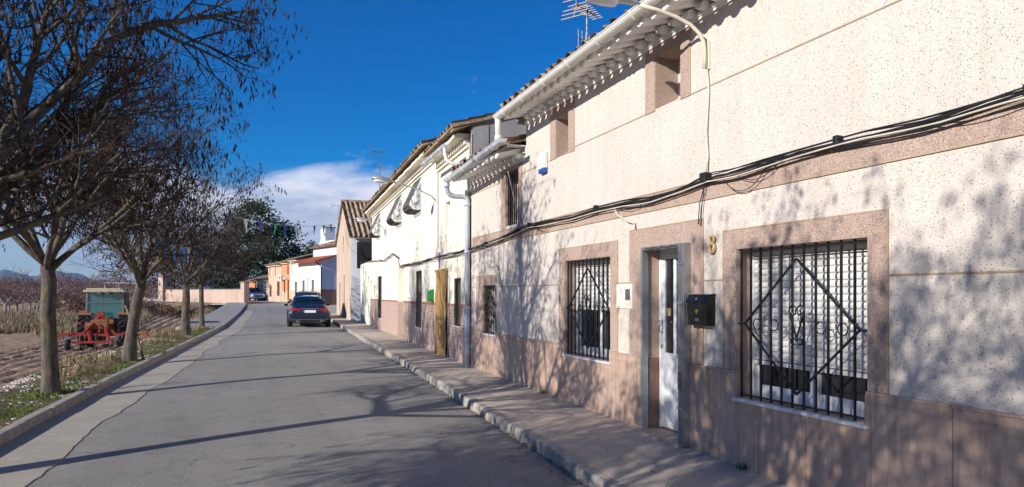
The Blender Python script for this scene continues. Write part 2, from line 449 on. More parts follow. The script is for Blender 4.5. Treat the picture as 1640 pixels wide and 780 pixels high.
# kerbs: stones laid end to end
def kerb(name, K, side, w, y0, y1, step, jit, mat, bev):
    mb = MB(); y = y0
    while y < y1:
        ye = min(y + step*random.uniform(.9, 1.1), y1)
        j = random.uniform(-jit, jit); jz = random.uniform(-jit, jit)*.7
        a, b = K(y+.008)+j, K(ye-.008)+j
        za, zb = S(y)+.008+jz, S(ye)+.008+jz
        ax, bx = a + side*w, b + side*w
        v = [(a,y+.006,za-.4),(ax,y+.006,za-.4),(bx,ye-.006,zb-.4),(b,ye-.006,zb-.4),(a+side*.012,y+.006,za),(ax,y+.006,za),(bx,ye-.006,zb),(b+side*.012,ye-.006,zb)]
        mb.add(v, [(0,3,2,1),(4,5,6,7),(0,1,5,4),(1,2,6,5),(2,3,7,6),(3,0,4,7)])
        y = ye
    return tag(mb.build(name, mat, bevel=bev), kind='structure')
kerb('kerb', KL, -1, .15, -12, 76, .95, .006, M['kerb_concrete'], .018)
kerb('kerb', KR, 1, .17, -12, 66, .62, .014, M['kerb_concrete'], .035)
for (a, b) in zip(FAR[:-1], FAR[1:]):
    for q, side in ((0, -1), (1, 1)):
        p, r = Vector((*a[q], 0)), Vector((*b[q], 0)); d = (r-p).normalized(); nrm = Vector((d.y, -d.x, 0))*(side*.15)
        if q == 0 and a[0][1] < 74: continue
        mb = MB(); zs = S(p.y), S(r.y)
        v = [(p.x,p.y,zs[0]-.4),(p.x+nrm.x,p.y+nrm.y,zs[0]-.4),(r.x+nrm.x,r.y+nrm.y,zs[1]-.4),(r.x,r.y,zs[1]-.4),(p.x,p.y,zs[0]+.008),(p.x+nrm.x,p.y+nrm.y,zs[0]+.008),(r.x+nrm.x,r.y+nrm.y,zs[1]+.008),(r.x,r.y,zs[1]+.008)]
        mb.add(v, [(0,3,2,1),(4,5,6,7),(0,1,5,4),(1,2,6,5),(2,3,7,6),(3,0,4,7)])
        tag(mb.build('kerb', M['kerb_concrete']), kind='structure')

# pavement on the house side
FX = lambda y: 4.24 if y <= 13.3 else 4.24 + .051*(y-13.3)
mb = MB(); rows = []
for y in frange(-12, 66, .5):
    k = KR(y) + .10; f = FX(y) + .6 + (2 if y > 48 else 0)
    rows.append([(k + (f-k)*t, y, S(y) + .004*mn.noise((y*.8, t*4, 9))) for t in (0, .25, .5, .75, 1)])
for (l, r) in FAR[1:]:
    rows.append([(r[0] + .14 + 8*t, r[1] + 2*t, S(r[1])) for t in (0, .25, .5, .75, 1)])
mb.loft(rows, cap=False, closed=False)
tag(mb.build('pavement', M['pavement'], smooth=True), kind='structure')
mb = MB(); rows = [[(FX(y)+.5, y, S(y)-.05), (60, y, S(y)-.05)] for y in (-40,-12,0,13,30,50,70,95,130,200)]
mb.loft(rows, cap=False, closed=False); tag(mb.build('yard_ground', M['pavement_grey']), kind='structure')
# concrete pavement further along the left kerb
mb = MB(); rows = []
for y in frange(31.5, 76, .5):
    k = KL(y) - .14; w = 1.75 * min(1, (y-31.4)/1.2)
    rows.append([(k, y, S(y)+.004), (k-w*.5, y, S(y)+.012), (k-w, y, S(y)+.004), (k-w-.02, y, S(y)-.2)])
mb.loft(rows, cap=False, closed=False); tag(mb.build('pavement', M['pavement_grey']), kind='structure')

def land_z(x, y):
    d = math.hypot(x, y)
    return -.72 + .60*sm((d-36)/34) + .12*sm((d-80)/150)
def field_z(x, y, rough=True):
    e = KL(y) - x
    t = sm((e-1.35)/1.9)
    if y > 74: t = max(t, 0)
    z = (S(y)-.03)*(1-t) + land_z(x, y)*t
    if rough:
        a = min(1, max(0, (e-1.0)/1.2))
        z += a*(.045*math.sin(e*2*math.pi/.62 + 1.2*mn.noise((x*.2, y*.2, 0))) * sm((e-2)/2) + .05*mn.noise((x*1.7, y*1.7, 0)) + .035*mn.noise((x*5, y*5, 2)) + .02*mn.noise((x*11, y*11, 5)))
    return z
mb = MB(); rows = []
es = frange(1.15, 8, .11) + frange(8.2, 16, .3)[0:] + frange(17, 40, 1.2) + [45,52,60,75,95,120,150,200,260,340,450,600]
ys = frange(-12, 6, .6)[:-1] + frange(6, 30, .13)[:-1] + frange(30, 46, .3)[:-1] + frange(46, 76, 1.5)
for y in ys: rows.append([(KL(y)-e, y, field_z(KL(y)-e, y)) for e in es])
mb.loft(rows, cap=False, closed=False); tag(mb.build('field', M['soil'], smooth=True), kind='structure')
mb = MB(); rows = []
for y in [76, 80, 90, 100, 115, 135, 160, 200, 260, 340, 450, 650]:
    x0 = KL(76) - 1.2 if y < 78 else -1.2 - (y-76)*.9
    rows.append([(x0 - e, y, field_z(x0-e, y, False) if e > 4 else S(y)-.12) for e in (0, 2, 5, 10, 20, 40, 80, 150, 300, 600)])
mb.loft(rows, cap=False, closed=False); tag(mb.build('field', M['soil'], smooth=True), kind='structure')
# the plain out to the hills
mb = MB(); mb.quad((-9000,-3000,-1.6),(9000,-3000,-1.6),(9000,9000,-1.6),(-9000,9000,-1.6))
tag(mb.build('ground', M['land']), kind='structure')
# grass verge
mb = MB(); rows = []
for y in frange(-12, 33, .12):
    k = KL(y) - .14
    rows.append([(k-w, y, S(y) - .015 - .05*sm((w-.9)/.8)*1.5 + (.03*mn.noise((w*3, y*3, 8)) + .025*mn.noise((w*8, y*8, 1)))*min(1, w*4) - (.12*sm((w-1.2)/.5))) for w in frange(0, 1.75, .1)])
mb.loft(rows, cap=False, closed=False); tag(mb.build('verge', M['verge'], smooth=True), kind='structure')
def verge_z(x, y): return S(y) - .02

# hills on the horizon
CAMYAW = R(21.03)
prof = lerp_table([(-400,30),(-150,34),(-60,38),(0,38),(40,33),(65,31),(90,38),(115,34),(150,26),(200,18),(270,13),(360,15),(470,12),(600,14),(800,13),(1300,16)])
mb = MB(); rows = []
for px in range(-420, 1320, 6):
    u = (px-820)/1100; D = 5200
    dx, dy = u*math.cos(CAMYAW)+math.sin(CAMYAW), -u*math.sin(CAMYAW)+math.cos(CAMYAW)
    h = prof(px)/1100*D*(1 + .10*mn.noise((px*.03, 0, 0)) + .05*mn.noise((px*.11, 3, 0)))
    row = []
    for t in (0, .15, .3, .45, .6, .75, .9, 1, 1.15, 1.4):
        dd = D*(.80 + .2*t); hh = h*(t**1.3 if t <= 1 else max(0, 1-(t-1)*1.5)) * (1 + .22*mn.noise((px*.05, t*5, 4))*(1-abs(t-.6)))
        row.append((dx*dd, dy*dd, hh-2))
    rows.append(row)
mb.loft(rows, cap=False, closed=False); tag(mb.build('hills', M['mountain'], smooth=True), kind='structure')

# ------------------------------------------------------------------ loose cover (stuff)
def grass_tuft(mb, x, y, z, n, h, spread, mi=0, w=.006, lean=.5):
    for _ in range(n):
        a = random.uniform(0, 6.283); r = spread*math.sqrt(random.random())
        bx, by = x + r*math.cos(a), y + r*math.sin(a)
        a2 = random.uniform(0, 6.283); l = lean*random.random(); hh = h*random.uniform(.5, 1.15)
        tx, ty = bx + hh*l*math.cos(a2), by + hh*l*math.sin(a2)
        ww = w*random.uniform(.7, 1.4); c, s_ = math.cos(a2+1.57)*ww, math.sin(a2+1.57)*ww
        mx, my = bx*.55+tx*.45, by*.55+ty*.45
        mb.add([(bx-c,by-s_,z-.01),(bx+c,by+s_,z-.01),(mx+c*.8,my+s_*.8,z+hh*.6),(mx-c*.8,my-s_*.8,z+hh*.6),(tx,ty,z+hh)], [(0,1,2,3),(3,2,4)], mi)
random.seed(11)
mb = MB()
for _ in range(9000):
    y = 4 + 28*random.random()**1.5; w = .05 + 1.35*random.random()
    dens = mn.noise((w*1.6, y*.7, 12)) + .25*mn.noise((w*5, y*3, 2))
    if dens < .02: continue
    x = KL(y) - .15 - w
    grass_tuft(mb, x, y, verge_z(x, y) - .03, 7, .05 + .05*max(0, dens), .06, w=.0045 + .00012*y)
tag(mb.build('grass', M['grass_blade']), 'short green winter grass growing in patches along the verge under the trees', 'grass', kind='stuff')
mb = MB()
for _ in range(900):
    y = 6 + 26*random.random()**1.3; w = .5 + 1.6*random.random()
    if mn.noise((w*1.1, y*.5, 40)) < .12: continue
    x = KL(y) - .15 - w; grass_tuft(mb, x, y, max(field_z(x, y), verge_z(x,y)-.15 if w < 1.5 else -9) - .02, 9, random.uniform(.1, .32), .09, w=.004+.00015*y, lean=.7)
tag(mb.build('dry_grass', M['weed']), 'straw coloured dry weeds at the edge of the ploughed field', 'dry grass', kind='stuff')
mb = MB()
for _ in range(5200):
    D = random.uniform(33, 56); px = random.uniform(-90, 215)
    u = (px-820)/1100; x = D*(u*math.cos(CAMYAW)+math.sin(CAMYAW)); y = D*(-u*math.sin(CAMYAW)+math.cos(CAMYAW))
    if mn.noise((x*.18, y*.35, 3)) + .35*mn.noise((x*.7, y*.7, 9)) < -.12: continue
    if -11 < x < -4.2 and y < 40: continue
    if D < 38 + 5*mn.noise((px*.02, 3.3, 0)) + 1.5*mn.noise((px*.11, 9, 0)): continue
    grass_tuft(mb, x, y, field_z(x, y)-.03, 7, random.uniform(.25, .6), .28, w=.016, lean=.55)
for _ in range(1500):
    y = random.uniform(40, 72); e = random.uniform(2.6, 9)
    x = KL(y)-e
    if mn.noise((x*.3, y*.2, 23)) < .05: continue
    grass_tuft(mb, x, y, field_z(x, y)-.03, 6, random.uniform(.3, .75), .25, w=.018, lean=.6)
tag(mb.build('dry_grass', M['dry_grass']), 'band of tall pale brown dry grass beyond the ploughed strip', 'dry grass', kind='stuff')
def pebble(mb, x, y, z, r):
    a = random.uniform(0, 3)
    ring = [(math.cos(a+k*1.2566)*r*random.uniform(.8, 1.2), math.sin(a+k*1.2566)*r*random.uniform(.7, 1.1)) for k in range(5)]
    h = r*random.uniform(.5, .9)
    mb.add([(x+p[0], y+p[1], z) for p in ring] + [(x+p[0]*.65, y+p[1]*.65, z+h) for p in ring], [(k, (k+1) % 5, 5+(k+1) % 5, 5+k) for k in range(5)] + [(5,6,7,8,9)])
mb = MB()
for _ in range(8500):
    y = 5 + 22*random.random()**1.8; w = .03 + 1.4*random.random()
    if mn.noise((w*1.4, y*.6, 31)) + .5*mn.noise((w*6, y*4, 3)) < -.1: continue
    x = KL(y)-.15-w; pebble(mb, x, y, verge_z(x, y)-.015, random.uniform(.012, .036))
tag(mb.build('gravel', M['pebble_white']), 'white gravel stones scattered over the grass verge', 'gravel', kind='stuff')
mb = MB()
for _ in range(5200):
    y = 6 + 36*random.random()**1.3; e = 1.7 + 14*random.random()
    x = KL(y)-e; pebble(mb, x, y, field_z(x, y)-.015, random.uniform(.02, .065)*(1.2 if random.random() < .1 else .8))
tag(mb.build('clods', M['clod']), 'lumps of brown earth turned up over the ploughed field', 'soil', kind='stuff')
mb = MB()
for _ in range(520):
    y = 3 + 27*random.random()**1.7; x = KR(y) - abs(random.gauss(.02, .10))
    if random.random() < .12: x = random.uniform(KL(y)+1, FX(y)-.2) if random.random() < .5 else random.uniform(KR(y)+.2, FX(y)-.05)
    z = (S(y) + .012) if x > KR(y) else S(y) - .10
    a = random.uniform(0, 6.28); l = random.uniform(.018, .045); q = l*.38
    c, s_ = math.cos(a), math.sin(a)
    mb.add([(x-c*l, y-s_*l, z), (x+s_*q, y-c*q, z+.012*random.random()), (x+c*l, y+s_*l, z+.02*random.random()), (x-s_*q, y+c*q, z+.008)], [(0,1,2,3)])
tag(mb.build('leaf_litter', M['litter']), 'dry brown leaves gathered in the gutter along the house side kerb', 'leaf litter', kind='stuff')

# ------------------------------------------------------------------ building kit (local frame: x into the house, y along the street, z up)
def facade(mb, y0, y1, z0, z1, ops, depth=.25, x=0, mi=0, jmi=0):
    ys = sorted({y0, y1, *[v for o in ops for v in o[:2]]}); zs = sorted({z0, z1, *[v for o in ops for v in o[2:4]]})
    for a, b in zip(ys, ys[1:]):
        for c, d in zip(zs, zs[1:]):
            if any(o[0] <= a and b <= o[1] and o[2] <= c and d <= o[3] for o in ops): continue
            mb.quad((x,b,c),(x,a,c),(x,a,d),(x,b,d), mi)
    for o in ops:
        a, b, c, d = o[:4]; e = x + (o[4] if len(o) > 4 else depth)
        mb.quad((x,a,c),(e,a,c),(e,a,d),(x,a,d), jmi); mb.quad((e,b,c),(x,b,c),(x,b,d),(e,b,d), jmi)
        mb.quad((x,a,d),(e,a,d),(e,b,d),(x,b,d), jmi); mb.quad((e,a,c),(x,a,c),(x,b,c),(e,b,c), jmi)
def frame(mb, o, i, xf, xb=.003, bottom=True, mi=0):
    """flat surround: outer and inner (y0,y1,z0,z1)"""
    g = .002
    mb.box(xf, xb, o[0], i[0]-g, o[2], o[3], mi); mb.box(xf, xb, i[1]+g, o[1], o[2], o[3], mi)
    mb.box(xf, xb, i[0]-g, i[1]+g, i[3]+g, o[3], mi)
    if bottom and i[2] - o[2] > .01: mb.box(xf, xb, i[0]-g, i[1]+g, o[2], i[2]-g, mi)
def edging(mb, o, xf, w=.012, sides='lrt', mi=0):
    if 'l' in sides: mb.box(xf-.003, .002, o[1], o[1]+w, o[2], o[3]+w, mi)
    if 'r' in sides: mb.box(xf-.003, .002, o[0]-w, o[0], o[2], o[3]+w, mi)
    if 't' in sides: mb.box(xf-.003, .002, o[0], o[1], o[3], o[3]+w, mi)
def scallops(mb, y0, y1, pitch, r, x0, x1, z, tilt=.0, mi=0):
    """row of barrel tiles laid hollow side up, ends showing"""
    n = int((y1-y0)/pitch); k = 7
    for i in range(n):
        yc = y0 + (i+.5)*pitch + random.uniform(-.006, .006); zz = z + random.uniform(-.006, .006); xe = x0 + random.uniform(-.012, .012)
        R0 = [(yc + r*math.cos(math.pi + math.pi*j/k), zz + r*1.05*math.sin(math.pi + math.pi*j/k)) for j in range(k+1)]
        poly = R0; s = .80
        N_ = [(xe-.022, yc+(p[0]-yc)*.55, zz+tilt-.02+(p[1]-zz)*.6) for p in poly]; N2 = [(xe-.016, yc+(p[0]-yc)*.86, zz+tilt-.006+(p[1]-zz)*.9) for p in poly]
        A = [(xe, p[0], p[1]+tilt) for p in poly]; B = [(x1, yc+(p[0]-yc)*s, p[1]) for p in poly]
        mb.loft([N_, N2, A, B], mi=mi)
def tile_roof(mb, y0, y1, x0, z0, x1, z1, pitch=.23, amp=.05, course=.36, mi=0, thick=.05):
    """barrel tiles running down from (x1,z1) to the eave (x0,z0)"""
    n = max(2, round((y1-y0)/pitch)); k = 8; L = math.hypot(x1-x0, z1-z0); m = max(2, round(L/course))
    dx, dz = (x1-x0)/L, (z1-z0)/L
    jy = [random.uniform(-.012, .012) for _ in range(n+1)]; jt = [[random.uniform(-.03, .03) for _ in range(n+1)] for _ in range(m+1)]
    vs = []; w = 0
    rows = []
    for r_ in range(m):
        for q in (0, 1):
            row = []
            for i in range(n*k+1):
                c = i/k; ph = 2*math.pi*c; tile = min(n, int(c))
                t = (r_ + q)*L/m + (jt[r_][tile] if q == 0 else jt[r_][tile])
                t = max(-.04, t)
                prof = math.cos(ph); hh = amp*(prof if prof > 0 else .7*prof) + (.022 if q == 0 else 0)
                row.append((x0 + dx*t - dz*hh, y0 + (y1-y0)*c/n + jy[tile], z0 + dz*t + dx*hh))
            rows.append(row)
    mb.loft(rows, cap=False, closed=False, mi=mi)
    mb.add([(x0,y0,z0-thick),(x0,y1,z0-thick),(x1,y1,z1-thick),(x1,y0,z1-thick),(x0,y0,z0-.01),(x0,y1,z0-.01),(x1,y1,z1-.01),(x1,y0,z1-.01)], [(0,1,2,3),(0,1,5,4),(1,2,6,5),(2,3,7,6),(3,0,4,7)], mi)
def spiral(c, r0, r1, a0, turns, n=26, plane='yz', x=0):
    out = []
    for i in range(n+1):
        t = i/n; a = a0 + turns*2*math.pi*t; r = r0 + (r1-r0)*t
        out.append((x, c[0] + r*math.cos(a), c[1] + r*math.sin(a)))
    return out
def grille_mesh(y0, y1, z0, z1, n, x, scroll=True, diamond=True, sq=.016):
    mb = MB(); w = y1-y0; h = z1-z0; cy, cz = (y0+y1)/2, (z0+z1)/2
    for i in range(n):
        y = y0 + .02 + (w-.04)*i/(n-1); mb.box(x, x+sq, y-sq/2, y+sq/2, z0, z1)
    for z in (z0+.03, z1-.03): mb.box(x+.002, x+sq-.002, y0, y1, z-.006, z+.006)
    xf = x - .009
    if diamond:
        pts = [(xf, cy, z1-.12), (xf, y0+.06*w, cz), (xf, cy, z0+.12), (xf, y1-.06*w, cz)]
        for a, b in zip(pts, pts[1:]+pts[:1]): mb.bar(a, b, .018, .014)
        for ya, yb in ((y0, y0+.06*w), (y1-.06*w, y1)): mb.bar((xf, ya, cz), (xf, yb, cz), .014, .018)
    if scroll:
        for f in (.17, .32, .68, .83):
            c = (y0 + f*w, cz); r = .048
            mb.tube([(xf, c[0]+r*math.cos(a*.3142), c[1]+r*math.sin(a*.3142)) for a in range(20)], .0055, 6, closed=True)
        for sg in (-1, 1):
            mb.bar((xf, cy, cz-.10), (xf, cy+sg*.085, cz+.13), .011)
            mb.tube([(xf, cy+sg*.085, cz+.13)] + [(xf, cy + sg*(.045 + .04*math.cos(a)), cz + .135 + .04*math.sin(a)) for a in [k*.35 for k in range(1, 9)]] + [(xf, cy + sg*(.03 + .018*math.cos(a)), cz + .115 + .018*math.sin(a)) for a in [math.pi + k*.6 for k in range(9)]], .0065, 6)
            mb.tube([(xf, cy + sg*(.035 + .030*math.cos(a)), cz - .125 + .026*math.sin(a)) for a in [math.pi - k*.45 for k in range(13)]], .0065, 6)
    return mb
def shutter_mesh(y0, y1, z0, z1, x, pitch=.058):
    mb = MB(); z = z1
    prof = []
    while z > z0 + .01:
        zb = max(z0, z-pitch); prof += [(x+.026, z), (x+.003, z-.009), (x-.003, (z+zb)/2), (x+.003, zb+.008), (x+.026, zb+.003)]; z = zb
    vs = [(p[0], y0, p[1]) for p in prof] + [(p[0], y1, p[1]) for p in prof]; n = len(prof)
    mb.add(vs, [(i, i+1, n+i+1, n+i) for i in range(n-1)]); mb.box(x-.006, x+.016, y0, y1, z0-.035, z0)
    return mb
def window(par, y0, y1, z0, z1, depth, label=None, shutter=None, leaves=2, sill=None, gr=None, surround=None, sill_z=None, frame_mat='pvc_white', g_x=.02, dark=False):
    """window frame with its glass, roller shutter, sill, grille and surround"""
    mb = MB(); x0, x1 = depth-.06, depth-.002; fw = .055
    mb.box(x0, x1, y0+.001, y0+fw, z0+.001, z1-.001); mb.box(x0, x1, y1-fw, y1-.001, z0+.001, z1-.001)
    mb.box(x0, x1, y0+fw, y1-fw, z1-fw, z1-.001); mb.box(x0, x1, y0+fw, y1-fw, z0+.001, z0+fw)
    wl = (y1-y0-2*fw)/leaves
    for i in range(1, leaves): y = y0+fw+wl*i; mb.box(x0-.004, x1, y-.045, y+.045, z0+fw, z1-fw)
    for i in range(leaves):
        a = y0+fw+wl*i+(.045 if i else 0); b = y0+fw+wl*(i+1)-(.045 if i < leaves-1 else 0)
        mb.box(x0+.012, x1, a, b, z0+fw, z0+fw+.06)
    w = mb.build('window', M[frame_mat], par, bevel=.003); tag(w, label)
    g = MB(); g.quad((x0+.03,y1-fw,z0+fw+.06),(x0+.03,y0+fw,z0+fw+.06),(x0+.03,y0+fw,z1-fw),(x0+.03,y1-fw,z1-fw)); g.build('pane', M['window_glass'], w)
    if shutter is not None:
        shutter_mesh(y0+.03, y1-.03, shutter, z1-.01, x0-.035).build('roller_shutter', M['shutter_white'], w)
        MB().box(x0-.05, x0-.004, y0+.001, y0+.03, z0+.002, z1-.002).build('shutter_track', M['pvc_white'], w); MB().box(x0-.05, x0-.004, y1-.03, y1-.001, z0+.002, z1-.002).build('shutter_track', M['pvc_white'], w)
    if sill: m = MB(); m.box(-sill, depth-.07, y0-.03, y1+.03, z0-.032, z0-.002) if sill > 0 else None; m.build('sill', M['marble_sill'], w, bevel=.004)
    if gr: gr.build('grille', M['black_iron'], w)
    if surround: surround.build('surround', [M['aggregate'], M['tan_trim']], w)
    return w
def pitch_prism(mb, x0, x1, y0, y1, z0, z1, z2, mi=0): pass

# ------------------------------------------------------------------ house with number 8 (long speckled facade)
random.seed(3)
H = tag(empty('terraced_house', (4.24, 0, 0)), 'long two storey house in speckled render with pink stone dado, nearest on the right', 'house')
W1 = (3.76, 5.20, .645, 2.015); DO = (5.95, 6.83, .06, 2.12); W2 = (7.58, 8.90, .75, 2.07); W3 = (11.85, 12.60, .85, 1.765)
U1 = (6.09, 6.57, 3.66, 4.24); U2 = (8.79, 9.21, 3.60, 4.18); U3 = (10.71, 11.32, 2.79, 3.72)
YE, YS, YB = 13.30, 10.38, -8
mb = MB()
facade(mb, YB, YS, -.4, 4.62, [W1, DO[:2]+(-.4,)+DO[3:], W2, U1+(.36,), U2+(.36,)], .27, jmi=1)
facade(mb, YS, YE, -.4, 4.02, [W3, U3], .27, jmi=1)
mb.quad((0,YS,4.02),(5,YS,4.02),(5,YS,5.9),(0,YS,4.62)); mb.quad((0,YB,-.4),(9,YB,-.4),(9,YB,4.8),(0,YB,4.6)); mb.quad((9,YB,-.4),(9,YE,-.4),(9,YE,4.4),(9,YB,4.4)); mb.quad((0,YE,-.4),(9,YE,-.4),(9,YE,4.4),(0,YE,4.02))
mb.build('wall', [M['speckled'], M['jamb']], H)
# dado of stone slabs with a moulded cap
mb = MB(); xf = -.018
def dado_run(a, b, z0, z1): mb.box(xf, .002, a, b, z0, z1)
TOP = .868
segs = [(YB, W1[0]-.0, -.4, TOP), (W1[1], DO[0], -.4, TOP), (DO[1], W2[0], -.4, TOP), (W2[1], W3[0], -.4, TOP), (W3[1], YE-.0, -.4, TOP), (W1[0], W1[1], -.4, W1[2]-.034), (W2[0], W2[1], -.4, W2[2]-.034), (W3[0], W3[1], -.4, W3[2]-.03)]
for s_ in segs: dado_run(*s_)
for o in (W1, W2):
    for y, a in ((o[0], 1), (o[1], -1)):
        yy = sorted((y+.0012*a, y+.012*a)); mb.box(xf, .2, yy[0], yy[1], o[2], TOP)
for y, a in ((DO[0], 1), (DO[1], -1)):
    yy = sorted((y+.0012*a, y+.012*a)); mb.box(xf, .2, yy[0], yy[1], .06, TOP)
d_ = mb.build('dado', M['dado'], H)
mb = MB()
for a, b in ((YB, W1[0]), (W1[1], DO[0]), (DO[1], W2[0]), (W2[1], W3[0]), (W3[1], YE)):
    mb.box(-.030, .003, a+.002, b-.002, TOP+.001, TOP+.022); mb.box(-.024, .003, a+.002, b-.002, TOP-.075, TOP-.062)
mb.build('dado_cap', M['dado'], d_, bevel=.004)
m = MB(); m.box(-.16, .2, DO[0]-.02, DO[1]+.02, -.3, .058); m.build('doorstep', M['dado'], H, bevel=.006)
# broad pink band under the cables and the thin tan joints
m = MB(); m.box(-.008, .003, YB, YE, 2.545, 2.725); m.build('render_band', M['aggregate'], H)
m = MB(); 
for z in (2.533, 2.7265): m.box(-.013, .003, YB, YE, z, z+.011)
SURR = [(W1, (3.595, 5.385, TOP+.024, 2.195)), (DO, (5.71, 7.10, TOP+.024, 2.345)), (W2, (7.405, 9.085, TOP+.024, 2.248)), (W3, (11.82, 12.96, TOP+.024, 1.945))]
cuts = sorted([o[1][:2] for o in SURR]); y = YB
for a, b in cuts + [(YE, YE)]:
    if a - y > .05: m.box(-.006, .003, y, a-.013, 1.728, 1.742)
    y = b + .013
y = YB
for a, b in [(5.925, 6.75), (8.608, 9.387), (YE, YE)]:
    m.box(-.006, .003, y, a-.012 if a < YE else 10.56, 3.642 if y < 8 else 3.597, 3.654 if y < 8 else 3.609); y = b + .012
m.box(-.006, .003, 11.54, YE, 3.60, 3.612)
m.build('render_joint', M['tan_trim'], H)
def surround(o, i, xf=-.010, sides='lrt', bottom=False):
    s_ = MB(); frame(s_, o, i, xf, bottom=bottom); edging(s_, o, xf, sides=sides, mi=1); return s_
window(H, *W1, .27, 'wide barred window with its white roller shutter half down', shutter=.99, sill=.045, gr=grille_mesh(*W1, 12, .025), surround=surround(SURR[0][1], W1))
window(H, *W2, .27, 'barred window nearest the door on its far side', shutter=1.42, sill=.04, gr=grille_mesh(*W2, 12, .025), surround=surround(SURR[2][1], W2))
window(H, *W3, .27, 'small low barred window nearest the downpipe', shutter=1.3, leaves=1, sill=.02, gr=grille_mesh(*W3, 7, .03, scroll=False), surround=surround(SURR[3][1], W3))
window(H, *U1, .36, 'small deep upper window under the eaves beside the wall lamp', leaves=1, surround=surround((5.925, 6.75, 3.64, 4.415), U1, sides='lr', bottom=False))
window(H, *U2, .36, 'small deep upper window under the eaves in the middle of the house', leaves=1, surround=surround((8.608, 9.387, 3.597, 4.415), U2, sides='lr', bottom=False))
window(H, *U3, .27, 'upper barred window under the lower eaves', leaves=1, gr=grille_mesh(*U3, 7, .03, False, False), surround=surround((10.57, 11.53, 2.74, 3.83), U3, sides='lr'))
sd = surround(SURR[1][1], (DO[0], DO[1], TOP, DO[3])).build('door_surround', [M['aggregate'], M['tan_trim']], H)
# glazed white door with frame
mb = MB(); xd = .215
a, b, c, d = DO
mb.box(xd, xd+.06, a+.001, a+.05, c, d-.001); mb.box(xd, xd+.06, b-.05, b-.001, c, d-.001); mb.box(xd, xd+.06, a+.05, b-.05, d-.055, d-.001)
a2, b2, d2 = a+.052, b-.052, d-.058
panes = [(6.135, 6.30), (6.345, 6.51), (6.555, 6.72)]
xs = [a2] + [v for p in panes for v in p] + [b2]
for i in range(0, len(xs), 2): mb.box(xd+.008, xd+.05, xs[i], xs[i+1], c+.012, d2)
for p in panes: mb.box(xd+.010, xd+.048, p[0], p[1], c+.012, .93); mb.box(xd+.010, xd+.048, p[0], p[1], 2.0, d2)
mb.box(xd-.004, xd+.01, a2+.07, b2-.06, c+.10, .88)
dr = mb.build('door', M['pvc_white'], H, bevel=.004); tag(dr, 'white panelled door with tall narrow panes')
for p in panes: g = MB(); g.box(xd+.026, xd+.032, p[0], p[1], .93, 2.0); g.build('pane', M['window_glass'], dr)
mb = MB(); mb.tube([(xd+.005,6.76,1.30),(xd-.05,6.76,1.29),(xd-.06,6.73,1.24),(xd-.05,6.76,1.17),(xd+.005,6.76,1.16)], .009, 8); mb.build('handle', M['chrome'], dr, smooth=True)
mb = MB(); mb.box(xd+.020, xd+.0255, 6.63, 6.70, 1.35, 1.44); mb.build('sticker', M['mustard_ceramic'], dr)
mb = MB(); mb.box(xd-.006, xd+.006, 6.75, 6.79, .98, 1.02); mb.build('lock', M['chrome'], dr)
# folding aluminium gate gathered at the near jamb, with its frame and top track
mb = MB(); xo = -.016
mb.box(xo-.012, .05, b-.028, b+.006, .04, d+.012); mb.box(xo-.02, .05, a-.03, b-.03, d-.024, d+.012)
gf = mb.build('gate_frame', M['aluminium'], H, bevel=.004)
mb = MB()
for i in range(4): mb.bar((xo-.036, a+.10+.17*i, d-.012), (xo-.036, a+.27+.17*i, d+.004), .02, .012)
mb.build('track_arm', M['aluminium_dark'], gf)
mb = MB()
for i in range(7):
    y = a - .050 + .0125*i; off = .0 if i % 2 else .02
    mb.box(-.12+off, -.02+off*.4, y, y+.0085, .045, d+.005)
for z in (.42, .95, 1.5, 1.9): mb.box(-.126, -.112, a-.052, a+.04, z, z+.02)
gt = mb.build('folding_gate', M['aluminium'], H, bevel=.003); tag(gt, 'grey aluminium folding gate gathered beside the door')
mb = MB(); mb.box(-.134, -.121, a-.03, a+.01, .62, .80); mb.build('gate_lock', M['steel_grey'], gt, bevel=.003)
# electricity meter cabinet
mb = MB(); mb.box(-.016, .003, 7.05, 7.42, 1.425, 1.72); mc = mb.build('meter_cabinet', M['cream_paint'], H, bevel=.006)
mb = MB(); mb.box(-.019, -.014, 7.09, 7.20, 1.53, 1.66); mb.build('meter_window', M['steel_grey'], mc)
# eaves: rows of whitened barrel tiles, cornice fillet, clay roof
def eaves(par, y0, y1, zb, name='eaves'):
    m = MB(); m.box(-.045, .003, y0, y1, zb-.045, zb-.006); m.box(-.028, .003, y0, y1, zb-.072, zb-.045)
    scallops(m, y0, y1, .225, .066, -.12, .01, zb+.035, -.004)
    m.box(-.06, .01, y0, y1, zb+.040, zb+.055)
    scallops(m, y0+.11, y1-.02, .225, .083, -.425, -.01, zb+.150, -.115)
    m.box(-.30, .01, y0, y1, zb+.152, zb+.165)
    return m.build(name, M['white_eave'], par)
eaves(H, YB, YS-.01, 4.42); eaves(H, YS+.02, YE, 3.865)
m = MB(); m.box(-.40, .0, YS-.012, YS+.03, 4.49, 4.60); m.box(-.16, .0, YS-.012, YS+.025, 4.36, 4.488); m.build('eave_end', M['grey_cement'], H, bevel=.01)
m = MB(); tile_roof(m, YB, YS+.02, -.44, 4.595, 4.6, 6.2); tile_roof(m, YB, YS+.02, 9.3, 4.7, 4.6, 6.2); tile_roof(m, YS+.06, YE-.02, -.44, 4.055, 4.6, 5.25); tile_roof(m, YS+.06, YE-.02, 9.3, 4.2, 4.6, 5.25)
m.build('roof', M['clay_tiles'], H)
